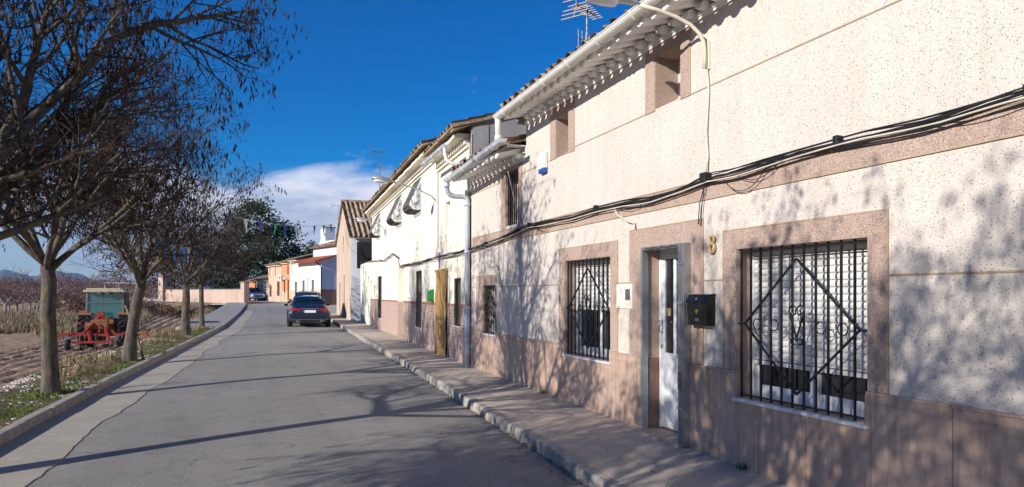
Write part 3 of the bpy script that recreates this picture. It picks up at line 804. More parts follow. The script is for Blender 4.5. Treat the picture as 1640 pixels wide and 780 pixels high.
def gutter(par, y0, y1, z0, z1, x, mat, r=.065):
    m = MB(); k = 8; rings = []
    for t in (0, .25, .5, .75, 1):
        y = y0+(y1-y0)*t; z = z0+(z1-z0)*t
        o = [(x + r*math.cos(math.pi+math.pi*j/k), y, z + r*math.sin(math.pi+math.pi*j/k)) for j in range(k+1)]
        i = [(x + (r-.008)*math.cos(math.pi+math.pi*j/k), y, z + .004 + (r-.008)*math.sin(math.pi+math.pi*j/k)) for j in range(k+1)]
        rings.append(o + i[::-1])
    m.loft(rings)
    for e in (0, 1):
        y = (y0, y1)[e]; z = (z0, z1)[e]
        m.prism([(x + (r-.004)*math.cos(math.pi+math.pi*j/k), z + (r-.004)*math.sin(math.pi+math.pi*j/k)) for j in range(k+1)], y-.006+.012*(.2 if e == 0 else -1.2), y+.006+.012*(.2 if e == 0 else -1.2), 'y')
    m.tube([(x-r, y0, z0+.002), (x-r, y1, z1+.002)], .009, 6)
    g = m.build('gutter', M[mat], par, smooth=False)
    n = max(2, int(abs(y1-y0)/.75))
    for i in range(n):
        t = (i+.5)/n; y = y0+(y1-y0)*t; z = z0+(z1-z0)*t; bk = MB()
        bk.tube([(x + (r+.006)*math.cos(math.pi*.98+math.pi*1.0*j/8), y, z + (r+.006)*math.sin(math.pi*.98+math.pi*1.0*j/8)) for j in range(9)] + [(x+r+.12, y, z+.04)], .010, 5)
        bk.build('gutter_bracket', M['gutter_cream'], g)
    return g
gutter(H, 10.34, YB, 4.445, 4.70, -.52, 'gutter_cream', .07)
g2 = gutter(H, 13.34, 10.06, 3.88, 4.03, -.52, 'gutter_grey', .068)
m = MB(); m.tube([(-.52,10.30,4.40),(-.52,10.29,4.30),(-.52,10.28,4.05)], .052, 12); m.tube([(-.52,10.28,4.12),(-.52,10.28,4.02)], .062, 12); m.build('spout', M['gutter_cream'], g2, smooth=True)
m = MB()
m.tube([(-.52,13.30,3.86),(-.52,13.33,3.76),(-.50,13.35,3.66),(-.44,13.36,3.60),(-.36,13.37,3.58),(-.16,13.37,3.575),(-.10,13.37,3.56),(-.075,13.37,3.50),(-.075,13.37,3.40),(-.075,13.37,1.32)], .052, 14)
m.tube([(-.52,13.31,3.82),(-.52,13.33,3.74)], .062, 12)
m.tube([(-.075,13.37,1.34),(-.075,13.37,.05)], .064, 14)
for z in (1.32, 2.45, 3.42): m.tube([(-.075,13.37,z-.035),(-.075,13.37,z+.035)], .066, 14)
dp = m.build('downpipe', M['pipe_blue_grey'], H, smooth=False); 
for p in dp.data.polygons: p.use_smooth = len(p.vertices) == 4

# things fixed on or standing on that house
t = tag(empty('letterbox', (4.24, 5.67, 1.29)), 'black metal letterbox with a brass emblem mounted on the wall beside the door', 'letterbox')
m = MB(); m.prism([(-.10,0),(-.005,0),(-.005,.30),(-.085,.30),(-.115,.235)], -.155, .155, 'y'); m.build('box', M['mailbox_black'], t, bevel=.006)
m = MB(); m.prism([(-.125,.225),(-.118,.235),(-.086,.306),(-.003,.312),(-.003,.303),(-.088,.297)], -.165, .165, 'y'); m.build('lid', M['mailbox_black'], t, bevel=.002)
m = MB(); m.prism([(0,.11),(.028,.145),(.02,.165),(.008,.155),(0,.163),(-.008,.155),(-.02,.165),(-.028,.145)], -.112, -.100, 'x'); m.build('emblem', M['brass'], t)
m = MB(); m.lathe([(0,-.116),(.012,-.116),(.012,-.10)], 12, (0,.0,.262), 'x'); m.build('emblem', M['chrome'], t)
m = MB(); m.box(-.109, -.098, -.035, .035, .045, .07); m.build('name_plate', M['steel_grey'], t)
t = tag(empty('house_number', (4.225, 5.545, 2.0)), 'mustard coloured number 8 fixed to the wall above the letterbox', 'house number')
m = MB()
m.tube([(-.008, .040*math.cos(a), .048+.043*math.sin(a)) for a in [k*.3142 for k in range(20)]], .016, 10, closed=True)
m.tube([(-.008, .033*math.cos(a), .132+.034*math.sin(a)) for a in [k*.3142 for k in range(20)]], .0145, 10, closed=True)
m.build('numeral', M['mustard_ceramic'], t, smooth=True)
t = tag(empty('alarm_siren', (4.24, 9.62, 3.42)), 'white alarm siren with blue base on the upper wall', 'alarm siren')
m = MB(); m.prism([(-.075,.09),(-.004,.09),(-.004,.34),(-.045,.34),(-.07,.31)], -.12, .12, 'y'); m.build('case', M['pvc_white'], t, bevel=.012)
m = MB(); m.prism([(-.07,.088),(-.006,.088),(-.006,.03),(-.05,.02),(-.072,.05)], -.105, .105, 'y'); m.build('strobe_light', M['siren_blue'], t, bevel=.008)
# street lamp on a bent arm
def wall_lamp(loc, rz, pts, head, hd, mat, arm_r, label, group=None, plate=(.05,.14)):
    t = tag(empty('wall_lamp', loc, rz), label, 'street lamp', group)
    m = MB(); m.tube(pts, arm_r, 8); m.build('arm', M[mat], t, smooth=True)
    m = MB(); m.box(-.02, -.002, -plate[0]*.5, plate[0]*.5, -plate[1], plate[1]); m.build('wall_plate', M[mat], t, bevel=.004)
    m = MB(); d = Vector(hd).normalized(); side = Vector((0,1,0)); up = side.cross(d) * -1
    if up.z < 0: up = -up
    c = Vector(head); rings = []
    for (s_, w, h) in ((-.04,.03,.03),(0,.045,.045),(.10,.06,.05),(.16,.115,.075),(.28,.15,.095),(.40,.145,.085),(.49,.10,.06),(.53,.03,.03)):
        rings.append([c + d*s_ + side*(w*math.cos(a)) + up*(h*(math.sin(a) if math.sin(a) > 0 else .25*math.sin(a))) for a in [k*math.pi/7 for k in range(14)]])
    m.loft(rings); hdm = m.build('lamp_head', M['lamp_grey'], t, smooth=True)
    m = MB(); rings = []
    for (s_, w) in ((.17,.05),(.20,.10),(.29,.13),(.40,.12),(.46,.06)):
        rings.append([c + d*s_ + side*(w*math.cos(a)) + up*(-.02 + .06*min(0, math.sin(a))) for a in [k*math.pi/6 for k in range(12)]])
    m.loft(rings); m.build('diffuser', M['pvc_white'], hdm, smooth=True)
    return t
wall_lamp((4.24, 5.62, 3.95), 0, [(-.05,0,-.13),(-.05,0,.04),(-.065,.0,.13),(-.11,.01,.21),(-.20,.03,.29),(-.34,.07,.36),(-.52,.12,.42),(-.72,.18,.47)], (-.74,.185,.475), (-1,.3,.22), 'lamp_cream', .019, 'cream street lamp on a bent arm above the pink framed small upper window', 'wall lamps along the house fronts')
tag(MB().tube([(4.215,5.62,3.83),(4.222,5.60,3.6),(4.216,5.63,3.2),(4.22,5.61,2.95),(4.19,5.62,2.74)], .011, 6).build('lamp_cable', M['white_cable'], smooth=True), 'cream cable running down the wall from the street lamp to the cable bundle', 'cable')
# television aerial on the roof
def aerial(loc, h, label, boom=.9, rz=0, dish=False):
    t = tag(empty('television_aerial', loc, rz), label, 'aerial', 'television aerials on the roofs')
    m = MB(); m.tube([(0,0,-.4),(0,0,h)], .018, 6); m.build('mast', M['steel_grey'], t)
    m = MB(); z = h-.12
    m.bar((-boom*.5,0,z),(boom*.5,0,z+.05), .02)
    for i in range(9): x = -boom*.42 + boom*.9*i/8; l = .30 - .018*i; m.bar((x,-l/1.6,z+.02),(x,l/1.6,z+.02), .010)
    for sg in (-1, 1): m.bar((-boom*.45,0,z),(-boom*.6,0,z+sg*.24), .012); [m.bar((-boom*(.48+.04*q),-.24,z+sg*.08*q),(-boom*(.48+.04*q),.24,z+sg*.08*q), .010) for q in (1,2,3)]
    m.build('yagi', M['mustard_ceramic'] if dish else M['steel_grey'], t)
    m = MB(); z2 = h*.62; m.bar((-.25,.1,z2),(.35,-.1,z2), .014)
    for i in range(5): x = -.2+.13*i; m.bar((x,.06,z2-.16),(x,.06,z2+.16), .009)
    m.build('dipole', M['steel_grey'], t)
    return t
aerial((5.5, 10.67, 5.0), 1.62, 'television aerial with a yellow boom on the roof of the nearest house', .8, .6, True)
# cable bundle along both facades
random.seed(21)
t = tag(empty('cable_bundle', (4.24, 0, 2.7)), 'sagging bundle of black cables strung along the house walls', 'cables')
def fpt(y, off, dz):
    x = (FX(y) - 4.24) - off; return (x, y, dz)
cz = lerp_table([(-8,.08),(2.68,.068),(3.2,.045),(3.76,.068),(4.43,.058),(5.2,.02),(5.6,.035),(5.85,.0),(6.6,-.035),(7.2,-.01),(7.88,.005),(8.6,-.035),(9.4,-.015),(10.19,-.005),(11.2,-.09),(12.2,-.15),(13.24,-.20),(14.4,-.20),(16.5,-.19),(19,-.21),(21.45,-.19),(22.3,-.2),(22.6,.12),(23.8,.335),(26,.20),(30,.35),(35.2,.55)])
m = MB()
for k in range(7):
    ph = random.uniform(0, 9); o0 = .05 + .022*random.random(); pts = []
    y = -7.5
    while y < 35:
        if k > 3 and y > 22.2: break
        pts.append(fpt(y, o0 + .012*mn.noise((y*1.3, ph, 0)), cz(y) + .030*mn.noise((y*.9, ph, 5)) + .011*(k-3)*.9 - (.02*abs(math.sin(y*1.9+ph)) if k % 3 == 0 else 0)))
        y += .22
    m.tube(pts, .0078 if k < 5 else .006, 5)
m.build('cable', M['black_cable'], t, smooth=True)
for (ph, r, dz) in ((2.2, .007, -.042),):
    m = MB(); m.tube([fpt(y, .075 + .008*mn.noise((y, ph, 1)), cz(y) + dz + .022*mn.noise((y*1.1, ph, 2))) for y in frange(-7.5, 17, .2)], r, 6); m.build('cable', M['white_cable'], t, smooth=True)
for (ya, yb, sag) in ((4.75,5.35,.16),(4.6,5.15,.09),(6.7,7.4,.06),(9.3,9.9,.09),(11.4,12.6,.10),(2.5,3.2,.05)):
    MB().tube([fpt(ya+(yb-ya)*i/10, .05, cz(ya+(yb-ya)*i/10) - .03 - sag*4*(i/10)*(1-i/10)) for i in range(11)], .004, 5).build('loose_wire', M['black_cable'], t, smooth=True)
for y, z1 in ((5.72, -.42), (5.76, -.40)): MB().tube([fpt(5.62, .05, -.02), fpt(y-.03, .03, -.2), fpt(y, .025, z1)], .005, 5).build('loose_wire', M['black_cable'], t, smooth=True)
MB().tube([fpt(7.45,.04,-.02), fpt(7.35,.03,-.14), fpt(7.12,.025,-.24), fpt(6.98,.03,-.27), fpt(6.96,.03,-.34)], .012, 6).build('loose_wire', M['white_cable'], t, smooth=True)
MB().tube([fpt(11.15,.05,1.12), fpt(10.9,.03,.6), fpt(10.55,.03,.05), fpt(10.45,.05,-.03)], .008, 5).build('loose_wire', M['white_cable'], t, smooth=True)
for y in (2.62, 4.0, 5.62, 7.9, 10.15, 12.3):
    m = MB(); m.box(-.072, -.004, y-.025, y+.025, cz(y)-.05, cz(y)+.045) if y != 5.62 else m.box(-.09, -.004, y-.05, y+.04, cz(y)-.04, cz(y)+.06)
    m.build('clamp', M['black_cable'], t, bevel=.01)

# ------------------------------------------------------------------ cream house
random.seed(5)
PH = -math.atan(.051)
C = tag(empty('terraced_house', (4.24, 13.3, 0), PH), 'cream plastered two storey house with brick tile dado and pot bellied iron grilles', 'house')
o1 = (.93,1.55,.90,1.95); ob = (2.22,3.36,.10,2.14); o2 = (5.45,6.35,.66,2.26); od = (8.55,9.75,.14,2.52); o3 = (14.0,15.1,.63,2.32); os = (1.95,2.45,3.12,3.76)
gs = [(5.55,6.55,3.98,4.84), (9.0,10.0,3.98,4.84), (14.4,15.4,3.98,4.84)]
m = MB(); facade(m, 0, 3.22, -.4, 4.86, [o1, ob+(.12,), os+(.2,)], .24, jmi=0); facade(m, 3.22, 17.3, -.4, 5.22, [o2, od+(.3,), o3] + [g+(.10,) for g in gs], .24); facade(m, 17.3, 22.3, -.4, 3.05, [], .24)
m.quad((0,17.3,3.0),(8,17.3,3.0),(8,17.3,6.4),(0,17.3,5.2)); m.quad((0,22.3,-.4),(8,22.3,-.4),(8,22.3,3.05),(0,22.3,3.05)); m.quad((8,0,-.4),(8,22.3,-.4),(8,22.3,3.1),(8,0,3.1)); m.box(0,.2,17.32,22.28,3.05,3.10)
m.quad((0,3.22,4.8),(5,3.22,4.8),(5,3.22,6.6),(0,3.22,5.22))
m.build('wall', M['cream_plaster'], C)
m = MB(); m.prism([(.0,-.3),(8.0,-.3),(8.0,5.2),(4.6,6.42),(.0,5.02)], .02, .2, 'y'); m.prism([(.03,3.0),(.36,3.0),(.36,5.06),(.03,5.0)], .005, .018, 'y'); m.build('gable_wall', M['grey_cement'], C)
m = MB()
for a, b in ((.0,o1[0]),(o1[1],ob[0]),(ob[1],o2[0]),(o2[1],od[0]),(od[1],o3[0]),(o3[1],17.6)): m.box(-.014,.003,a,b,-.3,1.33)
for o in (o1,o2,o3): m.box(-.014,.003,o[0],o[1],-.3,o[2]-.002)
for y, a_ in ((od[0],1),(od[1],-1)):
    yy = sorted((y+.001*a_, y+.012*a_)); m.box(-.014,.28,yy[0],yy[1],.14,1.33)
d_ = m.build('dado', M['brick_tiles'], C)
m = MB()
for a, b in ((.0,o1[0]),(o1[1],ob[0]),(ob[1],o2[0]),(o2[1],od[0]),(od[1],o3[0]),(o3[1],17.6)): m.box(-.026,.003,a,b,1.331,1.385)
m.build('dado_cap', M['red_trim'], d_, bevel=.006)
for o, lab in ((o1, 'tall barred window next to the downpipe'), (o2, 'tall barred window left of the green mailbox'), (o3, 'narrow tall window at the far end')):
    window(C, *o, .24, lab, leaves=1, frame_mat='wood_brown', gr=grille_mesh(*o, 7, .0, False, False, .016), sill=.02)
window(C, *os, .2, 'blank recessed panel high on the wall', leaves=1, frame_mat='cream_paint', shutter=3.16)
m = MB(); m.box(.27,.299,od[0]+.001,od[1]-.001,od[2],od[3]-.001); m.box(.255,.27,od[0]+.1,od[1]-.1,.3,1.2); m.box(.255,.27,od[0]+.1,od[1]-.1,1.35,2.35); e = m.build('door', M['cream_paint'], C); tag(e, 'cream door set deep in its opening')
m = MB(); m.lathe([(0,0),(.03,.0),(.03,-.03),(0,-.045)], 10, (.255,8.75,1.2), 'x'); m.build('handle', M['brass'], e)
m = MB(); m.box(.095,.118,ob[0]+.001,ob[1]-.001,.10,2.139); e = m.build('door', M['wood_brown'], C); tag(e, 'door behind the woven blind')
m = MB()
rows = []
for i in range(40):
    z = 2.16 - 2.03*i/39; rows.append([(-.035 - .012*math.sin(z*9) - .02*(i/39), ob[0]-.04, z), (-.05 - .012*math.sin(z*9+.6) - .03*(i/39), (ob[0]+ob[1])/2, z), (-.035 - .012*math.sin(z*9+.3) - .02*(i/39), ob[1]+.04, z)])
m.loft(rows, cap=False, closed=False); m.tube([(-.03,ob[0]-.06,2.17),(-.03,ob[1]+.06,2.17)], .035, 8); m.build('roll_blind', M['blind'], C)
m = MB(); m.box(-.02,.003,ob[1]-.35,ob[1]-.27,2.23,2.62); m.build('name_plate', M['purple_flag'], C)
for o in gs:
    w = window(C, *o, .10, None, leaves=2, frame_mat='cream_paint', shutter=o[2]+.05)
    a, b = o[0]-.05, o[1]+.05; zt, zb = 4.86, 3.96
    prof = [(-.012,zt),(-.06,zt-.09),(-.15,zt-.30),(-.25,zt-.52),(-.335,zt-.68),(-.35,zt-.78),(-.31,zt-.87),(-.20,zt-.925),(-.012,zt-.92)]
    m = MB(); n = 11
    for i in range(n): y = a + (b-a)*i/(n-1); m.tube([(p[0], y, p[1]) for p in prof], .011, 6)
    for k in (0, 3, 5, 7): m.tube([(prof[k][0], a, prof[k][1]), (prof[k][0], b, prof[k][1])], .011, 6)
    for y in (a, b):
        for q, r0 in (((-.09, zb+.16), .07), ((-.20, zb+.14), .06), ((-.09, zb+.36), .06), ((-.05, zb+.56), .04)):
            m.tube([(q[0]+p[1]-q[0], y, p[2]) for p in spiral(q, r0, .012, .5, 1.6)], .0065, 5)
        m.tube([(-.015,y,zb+.7),(-.11,y,zb+.5),(-.06,y,zb+.3),(-.17,y,zb+.05)], .0075, 5)
    m.build('pot_bellied_grille', M['black_iron'], w)
random.seed(8)
def plain_eaves(par, y0, y1, zb, mat='cream_plaster'):
    m = MB(); m.box(-.10,.003,y0,y1,zb-.09,zb); m.box(-.05,.003,y0,y1,zb-.16,zb-.09); scallops(m, y0, y1, .2, .085, -.30, 0, zb+.085); m.box(-.26,.01,y0,y1,zb+.088,zb+.12); return m.build('eaves', M[mat], par)
plain_eaves(C, .21, 3.2, 4.78); plain_eaves(C, 3.24, 17.3, 5.10)
m = MB(); tile_roof(m, -.05, 3.2, -.42, 4.99, 4.6, 6.46); tile_roof(m, 3.16, 17.45, -.44, 5.28, 4.6, 6.85); tile_roof(m, -.05, 3.2, 8.6, 5.1, 4.6, 6.46); tile_roof(m, 3.16, 17.45, 8.6, 5.2, 4.6, 6.85)
m.prism([(-.40,4.88),(.0,5.03),(4.6,6.40),(4.6,6.52),(-.40,5.06)], -.03, .2, 'y')
m.build('roof', M['clay_tiles'], C)
g3 = gutter(C, 2.75, .28, 4.70, 4.66, -.48, 'gutter_grey', .06)
m = MB(); m.tube([(-.48,.36,4.64),(-.48,.34,4.5),(-.46,.3,4.36),(-.36,.26,4.28),(-.14,.20,4.26),(-.07,.18,4.2),(-.06,.18,4.0),(-.06,.18,2.6)], .042, 12); m.build('downpipe', M['gutter_cream'], g3, smooth=True)
m = MB(); m.tube([(-.035,3.24,4.95),(-.035,3.24,2.55)], .03, 8); m.box(-.08,-.002,3.18,3.32,2.55,2.75); m.build('conduit', M['cream_paint'], C)
wall_lamp((4.24+.051*3.35-.02, 13.3+3.35, 3.98), PH, [(-.03,0,-.05),(-.12,0,.05),(-.45,0,.2),(-.85,0,.31),(-1.1,0,.36)], (-1.08,0,.355), (-1,0,.12), 'lamp_grey', .018, 'grey street lamp on a long arm beside the pot bellied grilles of the cream house', 'wall lamps along the house fronts')
wall_lamp((4.24+.051*12.6-.02, 13.3+12.6, 3.9), PH, [(-.03,0,-.03),(-.06,0,.1),(-.18,0,.28),(-.42,0,.42),(-.62,0,.46)], (-.6,0,.46), (-1,0,.05), 'lamp_grey', .015, 'small dark bracket lamp near the far end of the cream house front', 'wall lamps along the house fronts')
t = tag(empty('letterbox', (4.24+.051*3.9, 13.3+3.9, 1.40), PH), 'green metal letterbox on the cream house wall beside the woven blind', 'letterbox')
m = MB(); m.box(-.13,-.005,-.13,.13,0,.26); m.build('box', M['green_box'], t, bevel=.008); m = MB(); m.prism([(-.145,.262),(-.004,.262),(-.004,.33)], -.14, .14, 'y'); m.build('lid', M['green_box'], t)
aerial((5.9, 33.0, 6.3), 2.2, 'television aerial on the far end of the cream house roof', .8, .3)

# ------------------------------------------------------------------ stone house, its gable to the street
random.seed(9)
G = tag(empty('gable_house', (5.04, 36.6, 0), PH), 'old pinkish plastered house with its gable to the street and worn tile roof', 'house')
m = MB(); ys, yf, ya = 0, 11, 5.2; ez, az, fz = 4.62, 7.05, 5.0
dg = (4.1,5.0,-.1,2.7); wg = (5.0,5.35,4.1,5.05); dg2 = (7.6,8.5,.1,2.3)
facade(m, 0, 11, -.4, 4.6, [(dg[0],dg[1],-.4,dg[3]), (wg[0],wg[1],wg[2],4.6), dg2], .25)
m.add([(0,0,4.6),(0,wg[0],4.6),(0,wg[0],5.05),(0,wg[1],5.05),(0,wg[1],4.6),(0,11,4.6),(0,11,5.0),(0,ya,az),(0,0,4.62)], [(0,1,2,7,8),(2,3,7),(3,4,5,6,7)])
m.quad((0,11,-.4),(7,11,-.4),(7,11,5.0),(0,11,5.0)); m.add([(7,0,-.4),(7,11,-.4),(7,11,5),(7,ya,az),(7,0,4.6)], [(0,1,2,3,4)])
m.build('wall', M['stone_plaster'], G)
m = MB()
m.quad((0,0,-.4),(7,0,-.4),(7,0,2.95),(0,0,2.95)); m.quad((0,0,2.95),(.30,0,2.95),(.30,0,4.6),(0,0,4.6)); m.quad((3.2,0,2.95),(7,0,2.95),(7,0,4.6),(3.2,0,4.6)); m.quad((.3,0,4.35),(3.2,0,4.35),(3.2,0,4.6),(.3,0,4.6))
m.quad((.3,0,2.95),(3.2,0,2.95),(3.2,2.4,2.95),(.3,2.4,2.95)); m.quad((.3,0,2.95),(.3,2.4,2.95),(.3,2.4,4.6),(.3,0,4.6)); m.quad((.3,2.4,2.95),(3.2,2.4,2.95),(3.2,2.4,4.6),(.3,2.4,4.6)); m.quad((3.2,0,2.95),(3.2,2.4,2.95),(3.2,2.4,4.6),(3.2,0,4.6))
m.build('side_wall', M['bluewhite_plaster'], G)
m = MB()
for i in range(46):
    x = random.uniform(.95, 2.4); y = random.uniform(.45, 1.5); z = 3.0 + random.uniform(0, .25); m.bar((x, y, z), (x+random.uniform(-.5,.5), y+random.uniform(-.3,.3), z+random.uniform(.2,1.0)), random.uniform(.03,.12), .03)
tag(m.build('stored_timber', M['rust'], G), 'tangle of old timber stored in the open loft', kind='stuff')
m = MB(); m.tube([(1.5,.05,2.95),(1.5,.05,4.4)], .05, 6); m.build('loft_post', M['grey_cement'], G)
m = MB(); m.box(-.02,.20,dg[0]+.02,dg[1]-.02,-.2,dg[3]-.02) if False else m.box(.18,.24,dg[0]+.001,dg[1]-.001,-.2,dg[3]-.001); e = m.build('door', M['wood_brown'], G)
m = MB(); m.box(.18,.24,dg2[0]+.001,dg2[1]-.001,.1,dg2[3]-.001); e = m.build('door', M['wood_brown'], G)
m = MB(); m.box(.2,.24,wg[0]+.001,wg[1]-.001,wg[2]+.001,5.049); m.build('window', M['dark_interior'], G)
# roof: two slopes with the ridge running away from the street
def tile_roof_side(mb, yE, zE, yR, zR, x0, x1, **k):
    t = MB(); tile_roof(t, x0, x1, 0, 0, abs(yR-yE), zR-zE, **k); s_ = 1 if yR > yE else -1
    mb.add([(v[1], yE + s_*v[0], zE + v[2]) for v in t.v], t.f)
m = MB(); tile_roof_side(m, -.45, 4.55, ya, az+.06, -.12, 7.2, pitch=.27, amp=.075, course=.42); tile_roof_side(m, 11.35, 4.85, ya, az+.06, -.12, 7.2, pitch=.27, amp=.075)
m.tube([(-.14,ya,az+.10),(7.2,ya,az+.10)], .09, 8)
m.build('roof', M['clay_tiles'], G)
t = MB(); t.tube([(1.0,9.6,5.2),(1.0,9.6,6.35)], .12, 10); t.lathe([(0,6.5),(.2,6.45),(.2,6.4),(.0,6.4)], 10, (1.0,9.6,0)); t.build('chimney_pipe', M['steel_grey'], G)

# ------------------------------------------------------------------ white house with the red lean-to roof (street bends left here)
random.seed(12)
A17 = R(17)
Wt = tag(empty('white_house', (6.6, 68.17, 0), A17), 'white house with brown dado under a red tiled lean-to roof beyond the parked saloons', 'house')
m = MB(); ops = [(1.9,2.5,1.3,3.0),(2.95,3.75,.3,3.2),(4.3,4.9,1.3,3.0)]
facade(m, 0, 6.05, .1, 5.0, ops, .2); m.quad((6.4,0,.1),(6.4,6,.1),(6.4,6,5),(6.4,0,5)); m.build('wall', M['white_plaster'], Wt)
m = MB(); m.quad((0,0,.1),(6.4,0,.1),(6.4,0,6.0),(0,0,5.0)); m.quad((1.6,-.02,5.4),(6.4,-.02,5.4),(6.4,-.02,7.2),(1.6,-.02,6.5)); m.quad((1.6,-.02,5.3),(1.6,6.05,5.3),(1.6,6.05,6.45),(1.6,-.02,6.45)); m.build('upper_wall', M['shaded_white_plaster'], Wt)  # side and set-back upper walls, their shade painted in as a lilac tone
m = MB()
for a, b in ((0,1.9),(2.5,2.95),(3.75,4.3),(4.9,6.05)): m.box(-.015,.003,a,b,.1,2.05)
for o in (ops[0], ops[2]): m.box(-.015,.003,o[0],o[1],.1,o[2])
m.build('dado', M['salmon_plaster'], Wt); m = MB(); m.box(-.0,6.4,-.018,-.002,.1,2.05); m.build('side_dado', M['brown_tile_dado'], Wt)
for o in (ops[0], ops[2]): m = MB(); m.box(.15,.199,o[0]+.001,o[1]-.001,o[2]+.001,o[3]-.001); m.build('window', M['window_glass'], Wt)
m = MB(); m.box(.15,.199,ops[1][0]+.001,ops[1][1]-.001,.3,3.199); m.build('door', M['cream_paint'], Wt)
m = MB(); tile_roof(m, -.5, 6.2, -.75, 4.72, 1.62, 5.42); m.build('lean_to_roof', M['red_tiles'], Wt)
m = MB(); tile_roof(m, -.3, 6.2, 1.2, 6.38, 6.0, 7.9); m.build('roof', M['clay_tiles'], Wt)
m = MB(); m.tube([(-.8,-.2,4.7),(-.4,-.25,4.5),(-.06,-.06,4.2),(-.06,-.06,.4)], .055, 8); m.build('downpipe', M['black_iron'], Wt, smooth=True)
tag(MB().tube([(6.52, 68.7, 3.9), (6.2, 69.9, 3.7), (5.9, 70.9, 3.85), (5.6, 71.7, 3.5), (5.05,73.5,3.7)], .03, 5).build('cable', M['black_cable']), 'dark cable looped across the front of the white house', 'cable')
# tall white house behind it
random.seed(13)
B = tag(empty('white_house', (9.3, 78.5, 0), A17), 'tall white walled house with two broad chimneys rising behind the red lean-to roof', 'house')
m = MB(); m.box(0,9,0,5.0,.3,7.3); m.box(0,9,-.05,.3,7.3,7.8); m.box(0,.3,.31,5.0,7.3,7.7); m.build('wall', M['white_plaster'], B)
m = MB(); m.box(.1,1.3,3.6,4.9,7.3,9.3); c_ = m.build('chimney', M['white_plaster'], B); m = MB(); m.box(.0,1.4,3.5,5.0,9.3,9.42); m.build('chimney_cap', M['grey_cement'], c_)
m = MB(); m.box(1.6,2.6,.8,1.8,7.3,8.7); c_ = m.build('chimney', M['white_plaster'], B); m = MB(); m.box(1.5,2.7,.7,1.9,8.7,8.82); m.build('chimney_cap', M['grey_cement'], c_)
aerial((9.6, 79.8, 7.3), 4.4, 'tall thin aerial mast standing on the white house with chimneys', 1.6, .5)

# ------------------------------------------------------------------ far end of the street
random.seed(14)
def far_house(t0, t1, zt, mat, label, ops, dado=None, roof_rise=1.3, base=.4, x_off=0, extra=None):
    h = tag(empty('terraced_house', (4.75-.292*t0, 75.5+.956*t0, 0), A17), label, 'house', 'terraced houses at the far end of the street')
    L = t1-t0; m = MB(); facade(m, 0, L, base, zt, [o[:4] for o in ops], .2)
    m.quad((0,0,base),(6,0,base),(6,0,zt+.9),(0,0,zt)); m.quad((0,L,base),(6,L,base),(6,L,zt+.9),(0,L,zt)); m.quad((6,0,base),(6,L,base),(6,L,zt),(6,0,zt)); m.build('wall', M[mat], h)
    for o in ops:
        m = MB(); m.box(.14,.199,o[0]+.001,o[1]-.001,o[2]+.001,o[3]-.001); e = m.build(o[4], M[o[5]], h)
        if o[4] == 'window': f_ = MB(); f_.box(-.05,.01,o[0]-.06,o[1]+.06,o[2]-.06,o[2]); f_.build('sill', M['marble_sill'], e)
    if dado:
        m = MB(); ysd = sorted([v for o in ops if o[2] < 1.9 for v in o[:2]]); ysd = [0]+ysd+[L]
        for a, b in zip(ysd[::2], ysd[1::2]): m.box(-.012,.003,a,b,base,1.95)
        m.build('dado', M[dado], h)
    m = MB(); m.box(-.25,.003,0,L,zt-.12,zt-.02); m.build('eaves', M['cream_plaster'], h)
    m = MB(); tile_roof(m, -.05, L+.05, -.45, zt+.06, 4.5, zt+roof_rise); tile_roof(m, -.05, L+.05, 6.5, zt+.2, 4.5, zt+roof_rise); m.build('roof', M['clay_tiles'], h)
    return h
far_house(-.65, 1.9, 5.2, 'cream_plaster', 'narrow cream house squeezed between the white house and the orange front', [(.5,1.1,1.5,2.9,'window','window_glass'),(1.5,2.1,3.6,4.8,'window','cream_paint')], 'salmon_plaster')
oh = far_house(1.95, 4.4, 5.0, 'orange_plaster', 'narrow bright orange two storey house front', [(.15,.65,.95,3.1,'door','wood_brown'),(1.35,1.75,1.7,3.1,'window','window_glass'),(.3,.7,3.7,4.7,'window','window_glass')], 'salmon_plaster')
m = MB(); m.box(-.45,-.02,1.5,2.2,3.15,3.65); e = m.build('air_conditioner', M['pvc_white'], oh, bevel=.02); m = MB(); m.lathe([(0,-.456),(.18,-.456),(.18,-.452)], 14, (0,1.8,3.4), 'x'); m.build('fan_grille', M['steel_grey'], e)
m = MB(); m.tube([(-.02,.4,3.2),(-.35,.4,3.35),(-.5,.4,3.2)], .12, 8); m.build('awning', M['pvc_white'], oh)
far_house(4.45, 8.8, 4.85, 'salmon_plaster', 'pale salmon two storey house with an arched window', [(.6,1.4,1.4,3.0,'window','window_glass'),(3.3,3.9,3.6,4.6,'window','cream_paint'),(1.6,2.1,3.6,4.7,'window','cream_paint'),(3.2,3.9,1.3,2.6,'window','window_glass')], 'pink_wall_plaster')
far_house(8.85, 13.2, 3.25, 'cream_plaster', 'low single storey cream house with brown doors', [(.7,1.3,1.5,2.6,'window','window_glass'),(1.9,2.6,1.0,2.7,'door','dark_interior'),(3.2,3.9,1.0,2.8,'door','wood_brown')], None, .9)
far_house(13.6, 20, 3.15, 'orange_plaster', 'low orange house partly hidden behind the parked blue car', [(1,1.8,1.5,2.5,'window','window_glass'),(3.5,4.3,1,2.9,'door','wood_brown')], None, 1.2)

